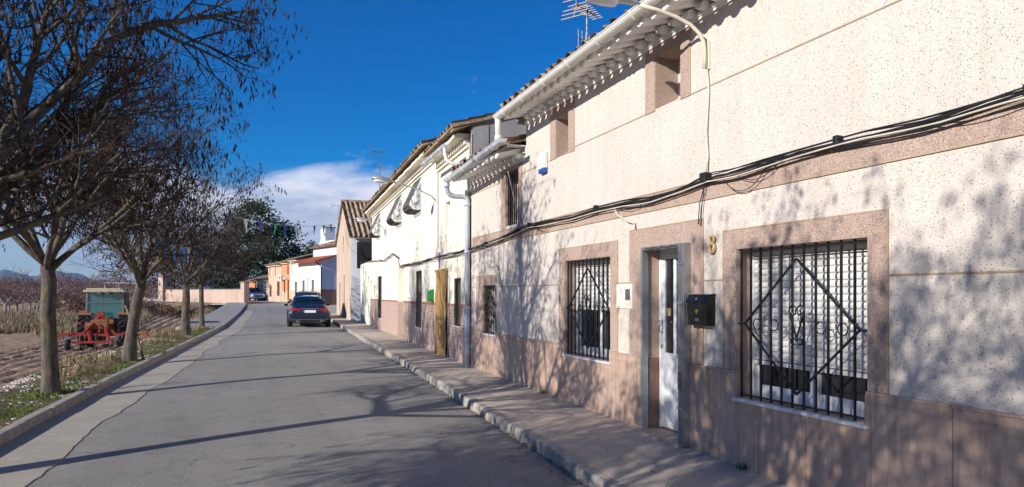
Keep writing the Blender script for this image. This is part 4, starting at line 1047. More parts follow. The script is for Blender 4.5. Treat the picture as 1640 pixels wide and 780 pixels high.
# boundary wall closing off the field, with its gate pier and tall end
t = tag(empty('boundary_wall', (-.12, 75, 0)), 'long low pinkish plastered wall closing the field at the end of the left pavement', 'wall')
d = Vector((-8.82, 12.0, 0)); L = d.length; t.rotation_euler = (0, 0, math.atan2(d.y, d.x))
m = MB(); m.box(.62, L-.5, -.12, .12, -.6, 2.05); w = m.build('wall_panel', M['pink_wall_plaster'], t); m = MB(); m.box(.62, L-.5, -.17, .17, 2.05, 2.13); m.build('coping', M['grey_cement'], w, bevel=.01)
m = MB(); m.box(0, .6, -.3, .3, -.3, 2.75); w = m.build('gate_pier', M['pink_wall_plaster'], t, bevel=.02); m = MB(); m.box(-.06, .66, -.36, .36, 2.75, 2.87); m.build('pier_cap', M['grey_cement'], w, bevel=.01)
m = MB(); m.box(L-.5, L+.4, -.4, .4, -.9, 3.7); m.build('end_pier', M['pink_wall_plaster'], t, bevel=.02)

# ------------------------------------------------------------------ vehicles
def car(name, loc, rz, label, cat, group, paint, st, gh, L_lamps, hatch=False, detail=True):
    t = tag(empty(name, loc, rz), label, cat, group)
    m = MB(); rings = []
    for (x, zb, zs, zt, wb, ws, wt) in st:
        rings.append([(x,-wb*.8,zb-.02),(x,-wb,zb+.06),(x,-ws,(zb+zs)/2),(x,-ws*.99,zs),(x,-wt-.05,zt-.05),(x,-wt,zt),(x,0,zt+.02),(x,wt,zt),(x,wt+.05,zt-.05),(x,ws*.99,zs),(x,ws,(zb+zs)/2),(x,wb,zb+.06),(x,wb*.8,zb-.02)])
    m.loft(rings); b = m.build('body', M[paint], t, smooth=True)
    sb = b.modifiers.new('subsurf', 'SUBSURF'); sb.levels = 1; sb.render_levels = 2
    m = MB(); rings = []
    for (x, z0, zt, wb, wr) in gh: rings.append([(x,-wb,z0),(x,-(wb*.35+wr*.65),z0+(zt-z0)*.62),(x,-wr,zt-.03*(zt-z0)/.4),(x,-wr*.7,zt),(x,0,zt+.012),(x,wr*.7,zt),(x,wr,zt-.03*(zt-z0)/.4),(x,(wb*.35+wr*.65),z0+(zt-z0)*.62),(x,wb,z0)])
    m.loft(rings, closed=True); m.build('windows', M['car_glass'], t, smooth=True)
    m = MB(); rr = []
    for (x, z0, zt, wb, wr) in gh[1:-1]: rr.append([(x,-wr-.012,zt-.05),(x,-wr*.72,zt+.012),(x,0,zt+.028),(x,wr*.72,zt+.012),(x,wr+.012,zt-.05)])
    m.loft(rr, cap=False, closed=False)
    for sg in (-1, 1):
        for (a, c) in ((gh[0], gh[1]), (gh[-1], gh[-2])): m.bar((a[0], sg*a[3]*.985, a[1]+.01), (c[0], sg*(c[4]+.004), c[2]-.03), .07, .05)
        q = gh[len(gh)//2]; m.bar((q[0]-.1, sg*q[3]*1.0, q[1]), (q[0]-.1, sg*(q[4]+.012), q[2]-.04), .08, .03)
    m.build('roof', M[paint], t, smooth=True)
    x0, xf = st[0][0], st[-1][0]; wx = (x0+1.0, xf-.88)
    for x in wx:
        for sg in (-1, 1):
            m = MB(); y = sg*(st[3][5]-.10); m.lathe([(.20,-.10),(.30,-.115),(.335,-.09),(.335,.09),(.30,.115),(.20,.10)], 22, (x, y, .335), 'y'); w = m.build('wheel', M['tyre'], t, smooth=True)
            m = MB(); m.lathe([(0,sg*.10),(.06,sg*.105),(.08,sg*.08),(.20,sg*.10),(.215,sg*.10)], 22, (x, y, .335), 'y'); m.build('rim', M['aluminium'], w)
            m = MB(); m.tube([(x+.385*math.cos(a), sg*(st[3][5]-.012), .335+.385*math.sin(a)) for a in [k*math.pi/10 for k in range(11)]], .022, 6); m.build('wheel_arch', M['rubber_black'], t, smooth=True)
    m = MB(); xr = x0
    ht, hb, wi, wo = L_lamps
    for sg in (-1, 1):
        m = MB(); m.add([(xr-.015,sg*wi,hb+.03),(xr+.005,sg*wo,hb-.02),(xr+.16,sg*(wo+.10),hb+.01),(xr-.03,sg*wi,ht-.02),(xr-.005,sg*wo,ht),(xr+.16,sg*(wo+.095),ht+.0),(xr+.1,sg*wi,hb),(xr+.1,sg*wi,ht)], [(0,1,4,3),(1,2,5,4),(0,3,7,6),(3,4,5,7),(0,6,2,1)]); m.build('taillight', M['tail_red'], t)
        m = MB(); m.bar((gh[-1][0]-.25, sg*(st[3][5]-.02), .98), (gh[-1][0]-.25, sg*(st[3][5]+.14), 1.02), .10, .12); m.build('wing_mirror', M[paint], t, bevel=.02)
        m = MB(); m.lathe([(0,.02),(.10,.015),(.13,-.03)], 14, (xf-.10, sg*.62, .64), 'x'); m.build('headlight', M['plate_white'], t, smooth=True)
    m = MB(); m.box(xr-.045, xr-.005, -.26, .26, hb-.10, hb+.015); p = m.build('number_plate', M['plate_white'], t); m = MB(); m.box(xr-.047, xr-.044, .225, .255, hb-.095, hb+.01); m.build('plate_band', M['plate_blue'], p)
    m = MB(); m.box(xr-.04, xr+.0, -wi, wi, ht-.03, ht-.012); m.build('trim_strip', M['chrome'], t)
    m = MB(); m.box(xr-.03, xr+.25, -.74, .74, .25, .37); bm_ = m.build('rear_bumper', M['rubber_black'], t, bevel=.03)
    m = MB(); m.box(xr-.045, xr-.028, -.78, .78, .385, .40); m.build('trim_strip', M['chrome'], bm_)
    m = MB()
    for sg in (-1, 1): m.box(xr-.05, xr+.1, sg*.52-.08, sg*.52+.08, .285, .345)
    m.build('exhaust', M['chrome'], bm_, bevel=.012)
    m = MB(); m.box(xf-.1, xf+.005, -.45, .45, .48, .62); m.build('grille', M['rubber_black'], t)
    return t
SED = [(-2.45,.44,.70,.90,.74,.80,.58),(-2.40,.34,.72,1.0,.84,.89,.66),(-2.1,.26,.74,1.045,.89,.935,.70),(-1.4,.22,.74,1.02,.90,.94,.72),(-.4,.2,.72,.98,.90,.94,.74),(.9,.2,.70,.97,.90,.94,.74),(1.5,.22,.68,.94,.90,.94,.70),(2.1,.28,.62,.82,.86,.90,.62),(2.42,.36,.56,.68,.70,.76,.5)]
GHS = [(-1.95,1.0,1.06,.70,.62),(-1.05,1.0,1.39,.80,.60),(-.45,.98,1.45,.82,.60),(.25,.97,1.42,.82,.60),(1.22,.93,.99,.74,.64)]
street = math.pi/2 - .045
car('parked_car', (2.70, 34.45, S(33)-.115), street, 'dark navy saloon parked at the right kerb, the nearer of the two', 'car', 'cars parked along the street', 'navy_paint', SED, GHS, (.90,.79,.36,.72))
car('parked_car', (3.22, 41.4, S(41)-.115), street, 'dark car parked ahead of the navy saloon, only its roof showing', 'car', 'cars parked along the street', 'dark_paint', [(a,b,c+.04,d+.07,e,f,g) for a,b,c,d,e,f,g in SED], [(a,b+.06,c+.16,d,e) for a,b,c,d,e in GHS], (.98,.86,.4,.72))
HAT = [(-2.0,.44,.75,1.0,.70,.76,.62),(-1.95,.34,.76,1.05,.80,.85,.70),(-1.7,.26,.76,1.06,.84,.88,.72),(-1.1,.22,.74,1.03,.84,.88,.72),(-.3,.2,.72,1.0,.84,.88,.72),(.7,.2,.70,.98,.84,.88,.72),(1.2,.22,.68,.95,.84,.88,.68),(1.75,.28,.62,.84,.8,.84,.6),(2.0,.36,.56,.70,.66,.72,.5)]
GHH = [(-1.95,1.02,1.10,.68,.62),(-1.5,1.02,1.46,.74,.58),(-.6,1.0,1.52,.76,.60),(.2,.98,1.47,.76,.60),(1.15,.94,1.0,.70,.62)]
car('parked_car', (.62, 85.4, S(85)-.12), math.pi/2 + R(15) + math.pi, 'pale blue hatchback parked at the far end of the street', 'car', 'cars parked along the street', 'blue_paint', HAT, GHH, (1.0,.86,.45,.68))

# tractor in the field, seen from behind
TX, TY = -5.9, 35.2
tz = field_z(TX, TY, False) - .02
T = tag(empty('tractor', (TX, TY, tz), math.pi/2 - .03), 'old orange and cream cab tractor standing in the ploughed field behind the street trees', 'tractor')
def lug_wheel(par, x, y, r, w, mat_r, n=18):
    m = MB(); m.lathe([(r*.52,-w*.42),(r*.8,-w*.5),(r*.93,-w*.48),(r*.95,-w*.2),(r*.95,w*.2),(r*.93,w*.48),(r*.8,w*.5),(r*.52,w*.42)], 28, (x,y,r), 'y')
    for i in range(n):
        for sg in (-1, 1):
            a = 2*math.pi*(i + (.5 if sg > 0 else 0))/n; b = a + .26
            m.bar((x+r*.965*math.cos(a), y+sg*w*.02, r+r*.965*math.sin(a)), (x+r*.955*math.cos(b), y+sg*w*.49, r+r*.955*math.sin(b)), .05*r/.75, .06*r/.75, up=(math.cos(a),0,math.sin(a)))
    o = m.build('wheel', M['tyre'], par)
    m = MB(); s_ = 1 if y > 0 else -1
    m.lathe([(0,s_*w*.1),(r*.2,s_*w*.1),(r*.25,s_*w*.25),(r*.5,s_*w*.4),(r*.54,s_*w*.4)], 20, (x,y,r), 'y'); m.lathe([(0,-s_*w*.1),(r*.25,-s_*w*.1),(r*.5,-s_*w*.4),(r*.54,-s_*w*.4)], 20, (x,y,r), 'y'); m.build('rim', M[mat_r], o)
for sg in (-1, 1):
    lug_wheel(T, 0, sg*.78, .76, .46, 'tractor_cream'); lug_wheel(T, 2.35, sg*.70, .46, .28, 'tractor_cream', 14)
    m = MB(); rings = []
    for k in range(9):
        a = math.pi*(.18 + .52*k/8); r1 = .84
        rings.append([(r1*math.cos(a), sg*.50, .76+r1*math.sin(a)), (r1*math.cos(a), sg*1.0, .76+r1*math.sin(a)), ((r1-.03)*math.cos(a), sg*1.0, .73+r1*math.sin(a)), ((r1-.03)*math.cos(a), sg*.5, .73+r1*math.sin(a))])
    m.loft(rings); f_ = m.build('mudguard', M['tractor_orange'], T)
    m = MB(); m.box(-.86,-.80,sg*.86-.06,sg*.86+.06,1.02,1.10); m.build('taillight', M['tail_red'], f_)
m = MB(); m.box(-.35,.5,-.36,.36,.5,1.05); m.box(.5,3.0,-.22,.22,.5,.8); m.tube([(0,-.75,.76),(0,.75,.76)], .11, 10); m.tube([(2.35,-.7,.46),(2.35,.7,.46)], .06, 8); m.build('chassis', M['rust'], T, bevel=.02)
m = MB(); m.loft([[(1.3,-.36,.85),(1.3,-.38,1.35),(1.3,-.28,1.5),(1.3,.28,1.5),(1.3,.38,1.35),(1.3,.36,.85)],[(3.0,-.33,.8),(3.0,-.34,1.22),(3.0,-.24,1.38),(3.0,.24,1.38),(3.0,.34,1.22),(3.0,.33,.8)]]); bon = m.build('bonnet', M['tractor_orange'], T, bevel=.02)
m = MB(); m.tube([(2.2,.25,1.4),(2.2,.25,2.25)], .035, 8); m.build('exhaust_pipe', M['rust'], bon)
m = MB(); m.box(-.72,.3,-.42,.42,1.02,1.22); m.lathe([(.0,1.36),(.3,1.33),(.42,1.2)], 14, (-.35,0,0)); m.build('rear_deck', M['tractor_orange'], T, bevel=.04)
cab = MB()
for (x, y) in ((-.35,-.72),(-.35,.72),(1.28,-.66),(1.28,.66)): cab.bar((x,y,1.15),(x+(.06 if x < 0 else -.08),y*.96,2.42), .075)
for z in (1.28,): cab.bar((-.35,-.72,z),(-.35,.72,z), .05); cab.bar((1.28,-.66,z),(1.28,.66,z), .05)
cab.bar((-.33,-.72,1.95),(-.33,.72,1.95), .035); cab.bar((-.31,.12,1.3),(-.29,.12,2.4), .03)
cab.bar((.4,-.72,1.15),(.4,-.70,2.42), .06); cab.bar((.4,.72,1.15),(.4,.70,2.42), .06)
cb = cab.build('cab_frame', M['steel_grey'], T)
m = MB(); m.quad((-.325,-.68,1.31),(-.325,.68,1.31),(-.285,.68,2.4),(-.285,-.68,2.4)); m.build('rear_window', M['tractor_glass'], cb)
m = MB(); m.quad((1.25,-.62,1.3),(1.25,.62,1.3),(1.22,.62,2.4),(1.22,-.62,2.4)); m.build('windscreen', M['tractor_glass'], cb)
for sg in (-1, 1): m = MB(); m.quad((-.32,sg*.705,1.2),(1.25,sg*.65,1.2),(1.2,sg*.64,2.4),(-.28,sg*.69,2.4)); m.build('side_window', M['tractor_glass'], cb)
m = MB(); m.box(-.55,1.4,-.80,.80,2.42,2.52); m.box(-.45,1.3,-.70,.70,2.52,2.60); rf = m.build('cab_roof', M['tractor_cream'], T, bevel=.03)
for y in (-.16, .16): m = MB(); m.box(-.60,-.50,y-.08,y+.08,2.36,2.46); m.build('work_light', M['steel_grey'], rf, bevel=.01)
m = MB(); m.tube([(-.4,-.55,2.6),(-.4,-.55,2.8)], .012, 5); m.tube([(.6,.2,2.6),(.6,.2,2.86),(.5,-1.0,2.84)], .012, 5); m.build('aerial', M['plate_white'], rf)
m = MB(); m.box(.1,.6,-.25,.25,1.2,1.32); m.box(.06,.16,-.24,.24,1.3,1.8); m.build('seat', M['rubber_black'], T, bevel=.03)
m = MB(); m.tube([(-.3,-.35,.62),(-1.1,-.42,.52)], .035, 6); m.tube([(-.3,.35,.62),(-1.1,.42,.52)], .035, 6); m.tube([(-.32,0,1.0),(-1.15,0,1.15)], .03, 6); m.build('hitch_arms', M['steel_grey'], T)
# red cultivator behind it
random.seed(31)
V = tag(empty('cultivator', (TX, TY, tz), math.pi/2 - .03), 'red spring tine cultivator hitched behind the tractor, resting on the soil', 'cultivator')
m = MB(); red = 'implement_red'
for x, z, h in ((-1.35,.66,1.35),(-1.95,.62,1.5),(-2.6,.36,.75)): m.bar((x,-h,z),(x,h,z), .09)
for y in (-1.0,-.35,.35,1.0): m.bar((-1.25,y,.66),(-2.05,y,.62), .08)
for y in (-.62, .05): m.bar((-1.6,y+.35,.88),(-2.62,y,.36), .10, .12)
m.build('frame', M[red], V, bevel=.008)
m = MB(); m.bar((-1.25,-.40,.62),(-1.15,-.06,1.45), .09); m.bar((-1.25,.40,.62),(-1.15,.06,1.45), .09); m.box(-1.24,-1.06,-.14,.14,1.36,1.56); m.bar((-1.15,0,1.42),(-2.0,.45,.7), .07); m.bar((-1.15,0,1.35),(-2.0,-.1,.65), .05); m.build('mast', M[red], V)
m = MB(); m.box(-1.55,-1.25,-.34,.30,.85,1.25); m.lathe([(0,-.12),(.19,-.12),(.19,.12),(0,.12)], 14, (-1.45,.38,.95), 'y'); m.build('gearbox', M['rust'], V, bevel=.02)
for x, ys_ in ((-1.35, [-1.3,-.75,-.2,.5,1.05]), (-1.95, [-1.42,-1.0,-.5,.0,.55,1.0,1.45]), (-2.6, [-.7,.7])):
    for y in ys_:
        m = MB(); z = .62 if x > -2 else .4
        m.tube([(x,y,z),(x-.16,y,z-.02),(x-.26,y,z-.16),(x-.22,y,z*.5),(x-.08,y,.14),(x-.02,y,.0)], .022, 6); m.prism([(x-.06,.12),(x+.05,-.02),(x+.07,.02),(x-.02,.14)], y-.05, y+.05, 'y'); m.build('tine', M['steel_grey'], V)
for y in (-.95, .95):
    m = MB(); m.lathe([(.10,-.07),(.2,-.085),(.24,-.05),(.24,.05),(.2,.085),(.10,.07)], 18, (-2.25,y,.24), 'y'); w = m.build('depth_wheel', M['tyre'], V, smooth=True); m = MB(); m.lathe([(0,-.07),(.1,-.075),(.1,.075),(0,.07)], 14, (-2.25,y,.24), 'y'); m.build('rim', M['steel_grey'], w); m = MB(); m.bar((-2.25,y+.11,.24),(-1.95,y+.11,.62), .05); m.build('fork', M['steel_grey'], w)
for sg in (-1, 1): m = MB(); m.tube([(-1.35,sg*1.3,.66),(-1.5,sg*1.75,.62),(-1.5,sg*1.95,.5)], .05, 7); m.box(-1.6,-1.3,sg*1.75-.12,sg*1.75+.12,.40,.72); m.build('folding_wing', M['rust'], V, bevel=.02)

# ------------------------------------------------------------------ bare street trees with dry pods
def grow(seed, trunk, r0, r1, limbs, dens=1.0, size=1.0, paths=()):
    """trunk: list of points; limbs: (azimuth deg, elevation deg, length). Returns wood, twig and pod meshes"""
    rg = random.Random(seed); wood, twig, pod = MB(), MB(), MB()
    def rv(): 
        v = Vector((rg.gauss(0,1), rg.gauss(0,1), rg.gauss(0,1))); return v.normalized()
    def pods(p, n):
        if mn.noise((p.x*.75+seed, p.y*.75, p.z*.75)) < -.02: return
        for _ in range(n):
            q = p + rv()*.05; l = rg.uniform(.045, .12); a = rg.uniform(0, 6.28); w = l*rg.uniform(.08, .16)
            c, s_ = math.cos(a)*w, math.sin(a)*w; k = rv()*l*.45; k.z = -abs(k.z)
            pod.add([q, (q.x-c+k.x*.5, q.y-s_+k.y*.5, q.z-l*.5), (q.x+k.x, q.y+k.y, q.z-l), (q.x+c+k.x*.6, q.y+s_+k.y*.6, q.z-l*.45)], [(0,1,2,3)])
    def branch(p, d, L, r, lvl):
        ns = (0, 10, 7, 5, 4)[lvl]; pts = [p.copy()]; ds = [d.copy()]
        d = d.copy(); w = (0, .13, .19, .24, .30)[lvl]; up = (0, .02, .03, .02, -.01)[lvl]
        for i in range(ns):
            d = (d + rv()*w + Vector((0,0,up))).normalized(); p = p + d*(L/ns); pts.append(p.copy()); ds.append(d.copy())
        end = (0, .30, .30, .4, .5)[lvl]
        (wood if lvl <= 2 else twig).tube(pts, [r*(1-(1-end)*i/ns) for i in range(ns+1)], (0, 9, 6, 4, 3)[lvl], cap=lvl < 4)
        if lvl == 4:
            pods(pts[-1], rg.choice((0,0,2,3))); pods(pts[2], rg.choice((0,0,2,3))); return
        spawn(pts, ds, L, r, lvl, end)
    def spawn(pts, ds, L, r, lvl, end, ):
        ns = len(pts)-1
        n = {1: 10, 2: 8, 3: 7}[lvl]; n = max(3, int(n*dens*(L/{1: 3.0, 2: 1.35, 3: .62}[lvl])**.6 + rg.random()))
        for k in range(n):
            t = (.22 if lvl > 1 else .28) + (.78 if lvl > 1 else .72)*(k+rg.random()*.8)/n; t = min(t, 1)
            f = t*ns; i = min(ns-1, int(f)); q = pts[i].lerp(pts[i+1], f-i); dd = ds[i+1]
            ax = rv(); ax = (ax - dd*ax.dot(dd)).normalized(); an = R(rg.uniform(28, 62))
            nd = dd*math.cos(an) + ax*math.sin(an); nd.z += .12*(lvl == 1); nd.normalize()
            rr = r*(1-(1-end)*t)
            Ln = {1: 1.35, 2: .62, 3: .34}[lvl]*size*rg.uniform(.65, 1.25)*(1.15-.45*t)
            branch(q, nd, Ln, min(rr*.62, {1: .034, 2: .0145, 3: .0078}[lvl]), lvl+1)
        if lvl == 3: pods(pts[-1], 2); pods(pts[3], 1)
    for (way, ra, rb_) in paths:
        W = [Vector(p) for p in way]; pts = []
        for i in range(len(W)-1):
            for k in range(4):
                t = k/4; a_, b_, c_, d_ = W[max(0,i-1)], W[i], W[i+1], W[min(len(W)-1,i+2)]
                pts.append(.5*((2*b_) + (c_-a_)*t + (2*a_-5*b_+4*c_-d_)*t*t + (3*b_-a_-3*c_+d_)*t**3) + rv()*.02)
        pts.append(W[-1]); ns = len(pts)-1
        wood.tube(pts, [ra+(rb_-ra)*i/ns for i in range(ns+1)], 9)
        ds = [(pts[min(ns,i+1)]-pts[max(0,i-1)]).normalized() for i in range(ns+1)]
        Lp = sum((pts[i+1]-pts[i]).length for i in range(ns))
        spawn(pts, ds, Lp*1.25, ra, 1, rb_/ra)
    tp = [Vector(p) for p in trunk]; n = len(tp)
    rad = [r0 + (r1-r0)*i/(n-1) for i in range(n)]; rad[0] *= 1.45
    # densify trunk with a slightly uneven girth
    fine, fr = [], []
    for i in range(n-1):
        for k in range(5):
            t = k/5; fine.append(tp[i].lerp(tp[i+1], t)); fr.append((rad[i]+(rad[i+1]-rad[i])*t)*(1+.05*mn.noise((i+t, seed, 0))))
    fine.append(tp[-1]); fr.append(rad[-1]*.9)
    wood.tube(fine, fr, 14)
    for (az, el, L, start) in limbs:
        p = tp[-1].lerp(tp[-2], start); d = Vector((math.cos(R(az))*math.cos(R(el)), math.sin(R(az))*math.cos(R(el)), math.sin(R(el))))
        branch(p - d*.04, d, L, r1*rg.uniform(.42, .62), 1)
    return wood, twig, pod
def street_tree(loc, label, seed, trunk, r0, r1, limbs, dens=1, size=1, paths=()):
    t = tag(empty('street_tree', loc), label, 'tree', 'bare street trees along the left kerb')
    wood, twig, pod = grow(seed, trunk, r0, r1, limbs, dens, size, paths)
    wood.build('trunk', M['bark'], t, smooth=True); cr = twig.build('twigs', M['twig'], t); pod.build('dry_pods', M['dry_leaf'], cr)
    return t
KX = lambda y, o=.55: KL(y) - o
t0 = street_tree((-2.98, 7.3, S(7.3)-.06), 'bare street tree just left of the view, its limb reaching over the road', 101, [(0,0,-.2),(.02,.0,.8),(.0,.05,1.6),(.05,.08,2.05)], .12, .10,
    [(55,48,3.4,.1),(105,48,3.3,.15),(165,45,3.0,0),(250,48,3.0,.1),(310,50,2.9,.05),(80,70,3.0,0),(120,18,2.7,.3),(290,20,2.6,.3),(30,20,2.2,.4)], 1.08, .98,
    [([(.03,.06,1.95),(.40,.26,2.35),(.80,.50,2.95),(1.65,1.15,4.35),(2.25,1.35,4.7),(2.85,1.5,4.95)], .085, .02),
     ([(.03,.06,1.9),(.6,.9,2.5),(1.1,1.4,3.3),(1.5,1.8,3.9),(1.8,2.3,4.4)], .07, .02),
     ([(.8,.5,2.95),(.95,.75,3.7),(1.1,.85,4.6),(1.2,1.0,5.6)], .055, .015)])
t1 = street_tree((-2.75, 12.09, S(12.09)-.08), 'first whole street tree from the left, grey trunk hung with pods', 202, [(0,0,-.2),(-.02,0,.6),(-.05,.02,1.3),(-.03,.02,1.75),(-.07,.05,2.0)], .108, .092,
    [(5,44,2.8,.5),(185,42,3.3,0),(70,55,3.4,.1),(120,45,3.3,.1),(255,42,3.4,.1),(310,50,3.2,0),(30,70,3.3,0),(215,68,3.2,0),(340,34,2.3,.1),(100,30,2.5,.3),(285,32,2.5,.3)], 1.0, 1.0)
t2 = street_tree((-2.47, 17.18, S(17.18)-.08), 'second street tree, its leaning trunk forked beside the tractor', 303, [(0,0,-.2),(.06,0,.6),(.16,.02,1.3),(.28,.03,1.85)], .128, .10,
    [(5,50,2.7,.05),(200,50,3.0,.1),(80,58,3.1,0),(135,45,3.1,.1),(260,45,3.0,.1),(320,46,2.8,.1),(160,72,3.0,0),(290,65,3.0,0),(95,22,2.4,.3),(275,22,2.4,.3)], 1.08, 1.0)
t3 = street_tree((-2.04, 26.5, S(26.5)-.08), 'third street tree, straight grey trunk beyond the tractor', 404, [(0,0,-.2),(0,0,.7),(.03,0,1.4),(.02,.05,1.85)], .15, .11,
    [(10,50,2.5,.05),(190,46,2.9,.1),(75,58,2.7,0),(130,45,2.8,.1),(255,45,2.7,.1),(315,48,2.5,.1)], 1.05, .95)
GT = 'bare street trees along the left kerb'
dup(t1, (-1.85, 32.3, S(32.3)-.08), R(100), .95, 'fourth street tree, the farthest, beside the start of the concrete pavement', GT, 'tree')
LB = [(5,55,2.7,.1),(185,22,2.9,.3),(60,50,2.8,.1),(120,28,3.0,.3),(255,30,2.9,.3),(310,52,2.6,0),(95,22,2.9,.4),(150,16,2.8,.5),(225,18,2.7,.5),(30,62,2.5,0),(215,60,2.4,0),(90,46,2.8,.1),(280,48,2.8,.1)]
t5 = street_tree((-3.35, 2.0, S(2.3)-.08), 'bare street tree left of the viewer that shades the barred window and door', 505, [(0,0,-.2),(.02,0,.7),(0,.03,1.2),(.02,.05,1.75)], .12, .10, LB, 1.25, 1.0)
t5.scale = (1.06,)*3
dup(t5, (-3.4, -1.9, S(-2.4)-.08), R(130), 1.18, 'bare street tree behind the viewer that shades the speckled wall at the far right', GT, 'tree')

# leafy trees and bushes at the far end
def leafy(name, loc, label, cat, seed, blobs, n, size, mat, trunk_r, trunk_h, group=None):
    rg = random.Random(seed); t = tag(empty(name, loc), label, cat, group)
    m = MB(); m.tube([(0,0,-.4),(.1,0,trunk_h*.5),(-.1,.1,trunk_h)], [trunk_r*1.2, trunk_r, trunk_r*.7], 9)
    for (x, y, z, rx, rz) in blobs: m.tube([(0,0,trunk_h*.6),(x*.5,y*.5,(trunk_h*.7+z)*.5),(x,y,z)], [trunk_r*.5, trunk_r*.3, trunk_r*.1], 6)
    m.build('trunk', M['bark'], t, smooth=True)
    m = MB(); tot = sum(b[3]**2*b[4] for b in blobs)
    for (x, y, z, rx, rz) in blobs:
        k = int(n*rx**2*rz/tot); nb = max(6, k//45)
        cl = []
        for _ in range(nb):
            v = Vector((rg.gauss(0,1), rg.gauss(0,1), rg.gauss(0,1))).normalized()*rg.uniform(.45, 1.0)**.5
            cl.append((x+v.x*rx, y+v.y*rx, z+v.z*rz))
        for _ in range(k):
            c = rg.choice(cl); s_ = rx*.17
            p = Vector((c[0]+rg.gauss(0,s_), c[1]+rg.gauss(0,s_), c[2]+rg.gauss(0,s_*.8)))
            a = Vector((rg.gauss(0,1), rg.gauss(0,1), rg.gauss(0,.7))).normalized()*size*rg.uniform(.6, 1.3); b = a.orthogonal().normalized()*size*rg.uniform(.25, .5)
            b.rotate(Matrix.Rotation(rg.uniform(0, 6.28), 3, a)); m.add([p-a, p-b, p+a, p+b], [(0,1,2,3)])
    m.build('crown', M[mat], t)
    return t
leafy('pine_tree', (2.4, 118, .9), 'big dark green pine rising behind the orange and white houses', 'tree', 5, [(-1.2,0,12,4.2,3.4),(2.6,0,9.2,4.0,2.8),(-3.6,0,7.0,3.6,3.0),(4.4,0,5.6,3.0,2.4),(0,-1,5,4.2,3),(-5,0,4,3,3)], 15000, .30, 'pine_leaf', .35, 8)
leafy('pine_tree', (10.2, 112, .9), 'small dark evergreen between the big pine and the white chimneys', 'tree', 6, [(0,0,6.4,1.9,2.4),(.4,0,4.2,2.3,2.2)], 4000, .26, 'pine_leaf', .2, 5)
leafy('olive_tree', (-3.2, 84, .7), 'grey green olive tree behind the boundary wall beside the gate pier', 'tree', 7, [(0,0,3.6,2.3,1.8),(-2.1,.5,3.0,1.9,1.6),(1.6,.5,2.8,1.5,1.5)], 6500, .15, 'olive_leaf', .18, 2.6)
leafy('olive_tree', (-7.0, 92, .6), 'wide brownish leaved tree behind the left part of the boundary wall', 'tree', 8, [(0,0,4.0,3.0,2.4),(-2.5,0,3.2,2.2,1.9),(2.4,0,5.0,2.4,2.0)], 6500, .17, 'brown_leaf', .2, 3)
rb = [(-8.2, 63, 'brown bramble bush in the field before the boundary wall', 2.0), (-5.2, 60, 'low brown bush beside the field edge nearest the left pavement', 1.5), (-11.5, 66, 'broad brown bush left of the wall end pier', 2.2), (-15.0, 72, 'leftmost brown bush at the back of the field', 2.0)]
for i, (x, y, lab, s_) in enumerate(rb): leafy('bush', (x, y, field_z(x, y, False)), lab, 'bush', 40+i, [(0,0,.55*s_*.6,s_*.7,.5*s_*.6),(s_*.7,.2,.4*s_*.6,s_*.5,.35*s_*.6)], 1500, .10, 'brown_leaf', .05, .5, 'brown bushes at the back of the field')

# ------------------------------------------------------------------ orchard of bare fruit trees
def orchard_mesh(seed, n2=7, n3=5):
    rg = random.Random(seed); m = MB()
    m.tube([(0,0,-.2),(.03,.02,.4),(.0,.05,.75)], [.11,.09,.085], 7, mi=0)
    for k in range(6):
        az = k*1.047 + rg.uniform(-.3,.3); el = rg.uniform(.6, 1.05); d = Vector((math.cos(az)*math.cos(el), math.sin(az)*math.cos(el), math.sin(el))); p = Vector((0,.04,.7)); pts = [p.copy()]
        for i in range(6): d = (d + Vector((rg.gauss(0,.16), rg.gauss(0,.16), rg.gauss(.03,.1)))).normalized(); p = p + d*.46; pts.append(p.copy())
        m.tube(pts, [.06-.007*i for i in range(7)], 5, mi=0)
        for _ in range(n2):
            i = rg.randint(1, 6); q = pts[i]; a = (d + Vector((rg.gauss(0,.8), rg.gauss(0,.8), rg.gauss(.2,.5)))).normalized(); L = rg.uniform(.6, 1.3); e = q + a*L*.5 + Vector((0,0,.05)); f = q + a*L
            m.tube([q, e, f], [.022,.016,.008], 4, mi=1)
            for _ in range(n3): b = (a + Vector((rg.gauss(0,.6), rg.gauss(0,.6), rg.gauss(.1,.5)))).normalized(); s_ = q.lerp(f, rg.uniform(.3,1)); m.tube([s_, s_ + b*rg.uniform(.3,.7)], [.011,.006], 3, mi=1)
    return m
random.seed(17)
ob_ = [orchard_mesh(60+i).build('fruit_tree', [M['orchard_bark'], M['orchard_twig']]) for i in range(3)]
cnt = 0
pos = []
for r_ in range(9):
    D0 = 64 + r_*6.5
    for k in range(14):
        px = -70 + k*(330 + r_*6)/13 + (r_ % 2)*11 + random.uniform(-5, 5); D = D0 + random.uniform(-1, 1)
        u = (px-820)/1100; x = D*(u*math.cos(CAMYAW)+math.sin(CAMYAW)); y = D*(-u*math.sin(CAMYAW)+math.cos(CAMYAW))
        if px > 205 and D < 92: continue
        pos.append((x, y, r_, px))
side = ['leftmost', 'left', 'middle', 'right', 'rightmost']
for i, (x, y, r_, px) in enumerate(pos):
    o = ob_[i % 3] if i < 3 else ob_[i % 3].copy()
    if i >= 3: COL.objects.link(o)
    o.location = (x, y, land_z(x, y)-.05); o.rotation_euler = (0, 0, random.uniform(0, 6.28)); s_ = random.uniform(.85, 1.15); o.scale = (s_, s_, s_)
    tag(o, 'bare pale limbed fruit tree in the nearest row of the orchard beyond the field' if r_ == 0 else 'bare fruit tree in the crowded rows at the back of the orchard', 'fruit tree', 'front row of bare orchard trees' if r_ == 0 else 'back rows of bare orchard trees')
m = MB()
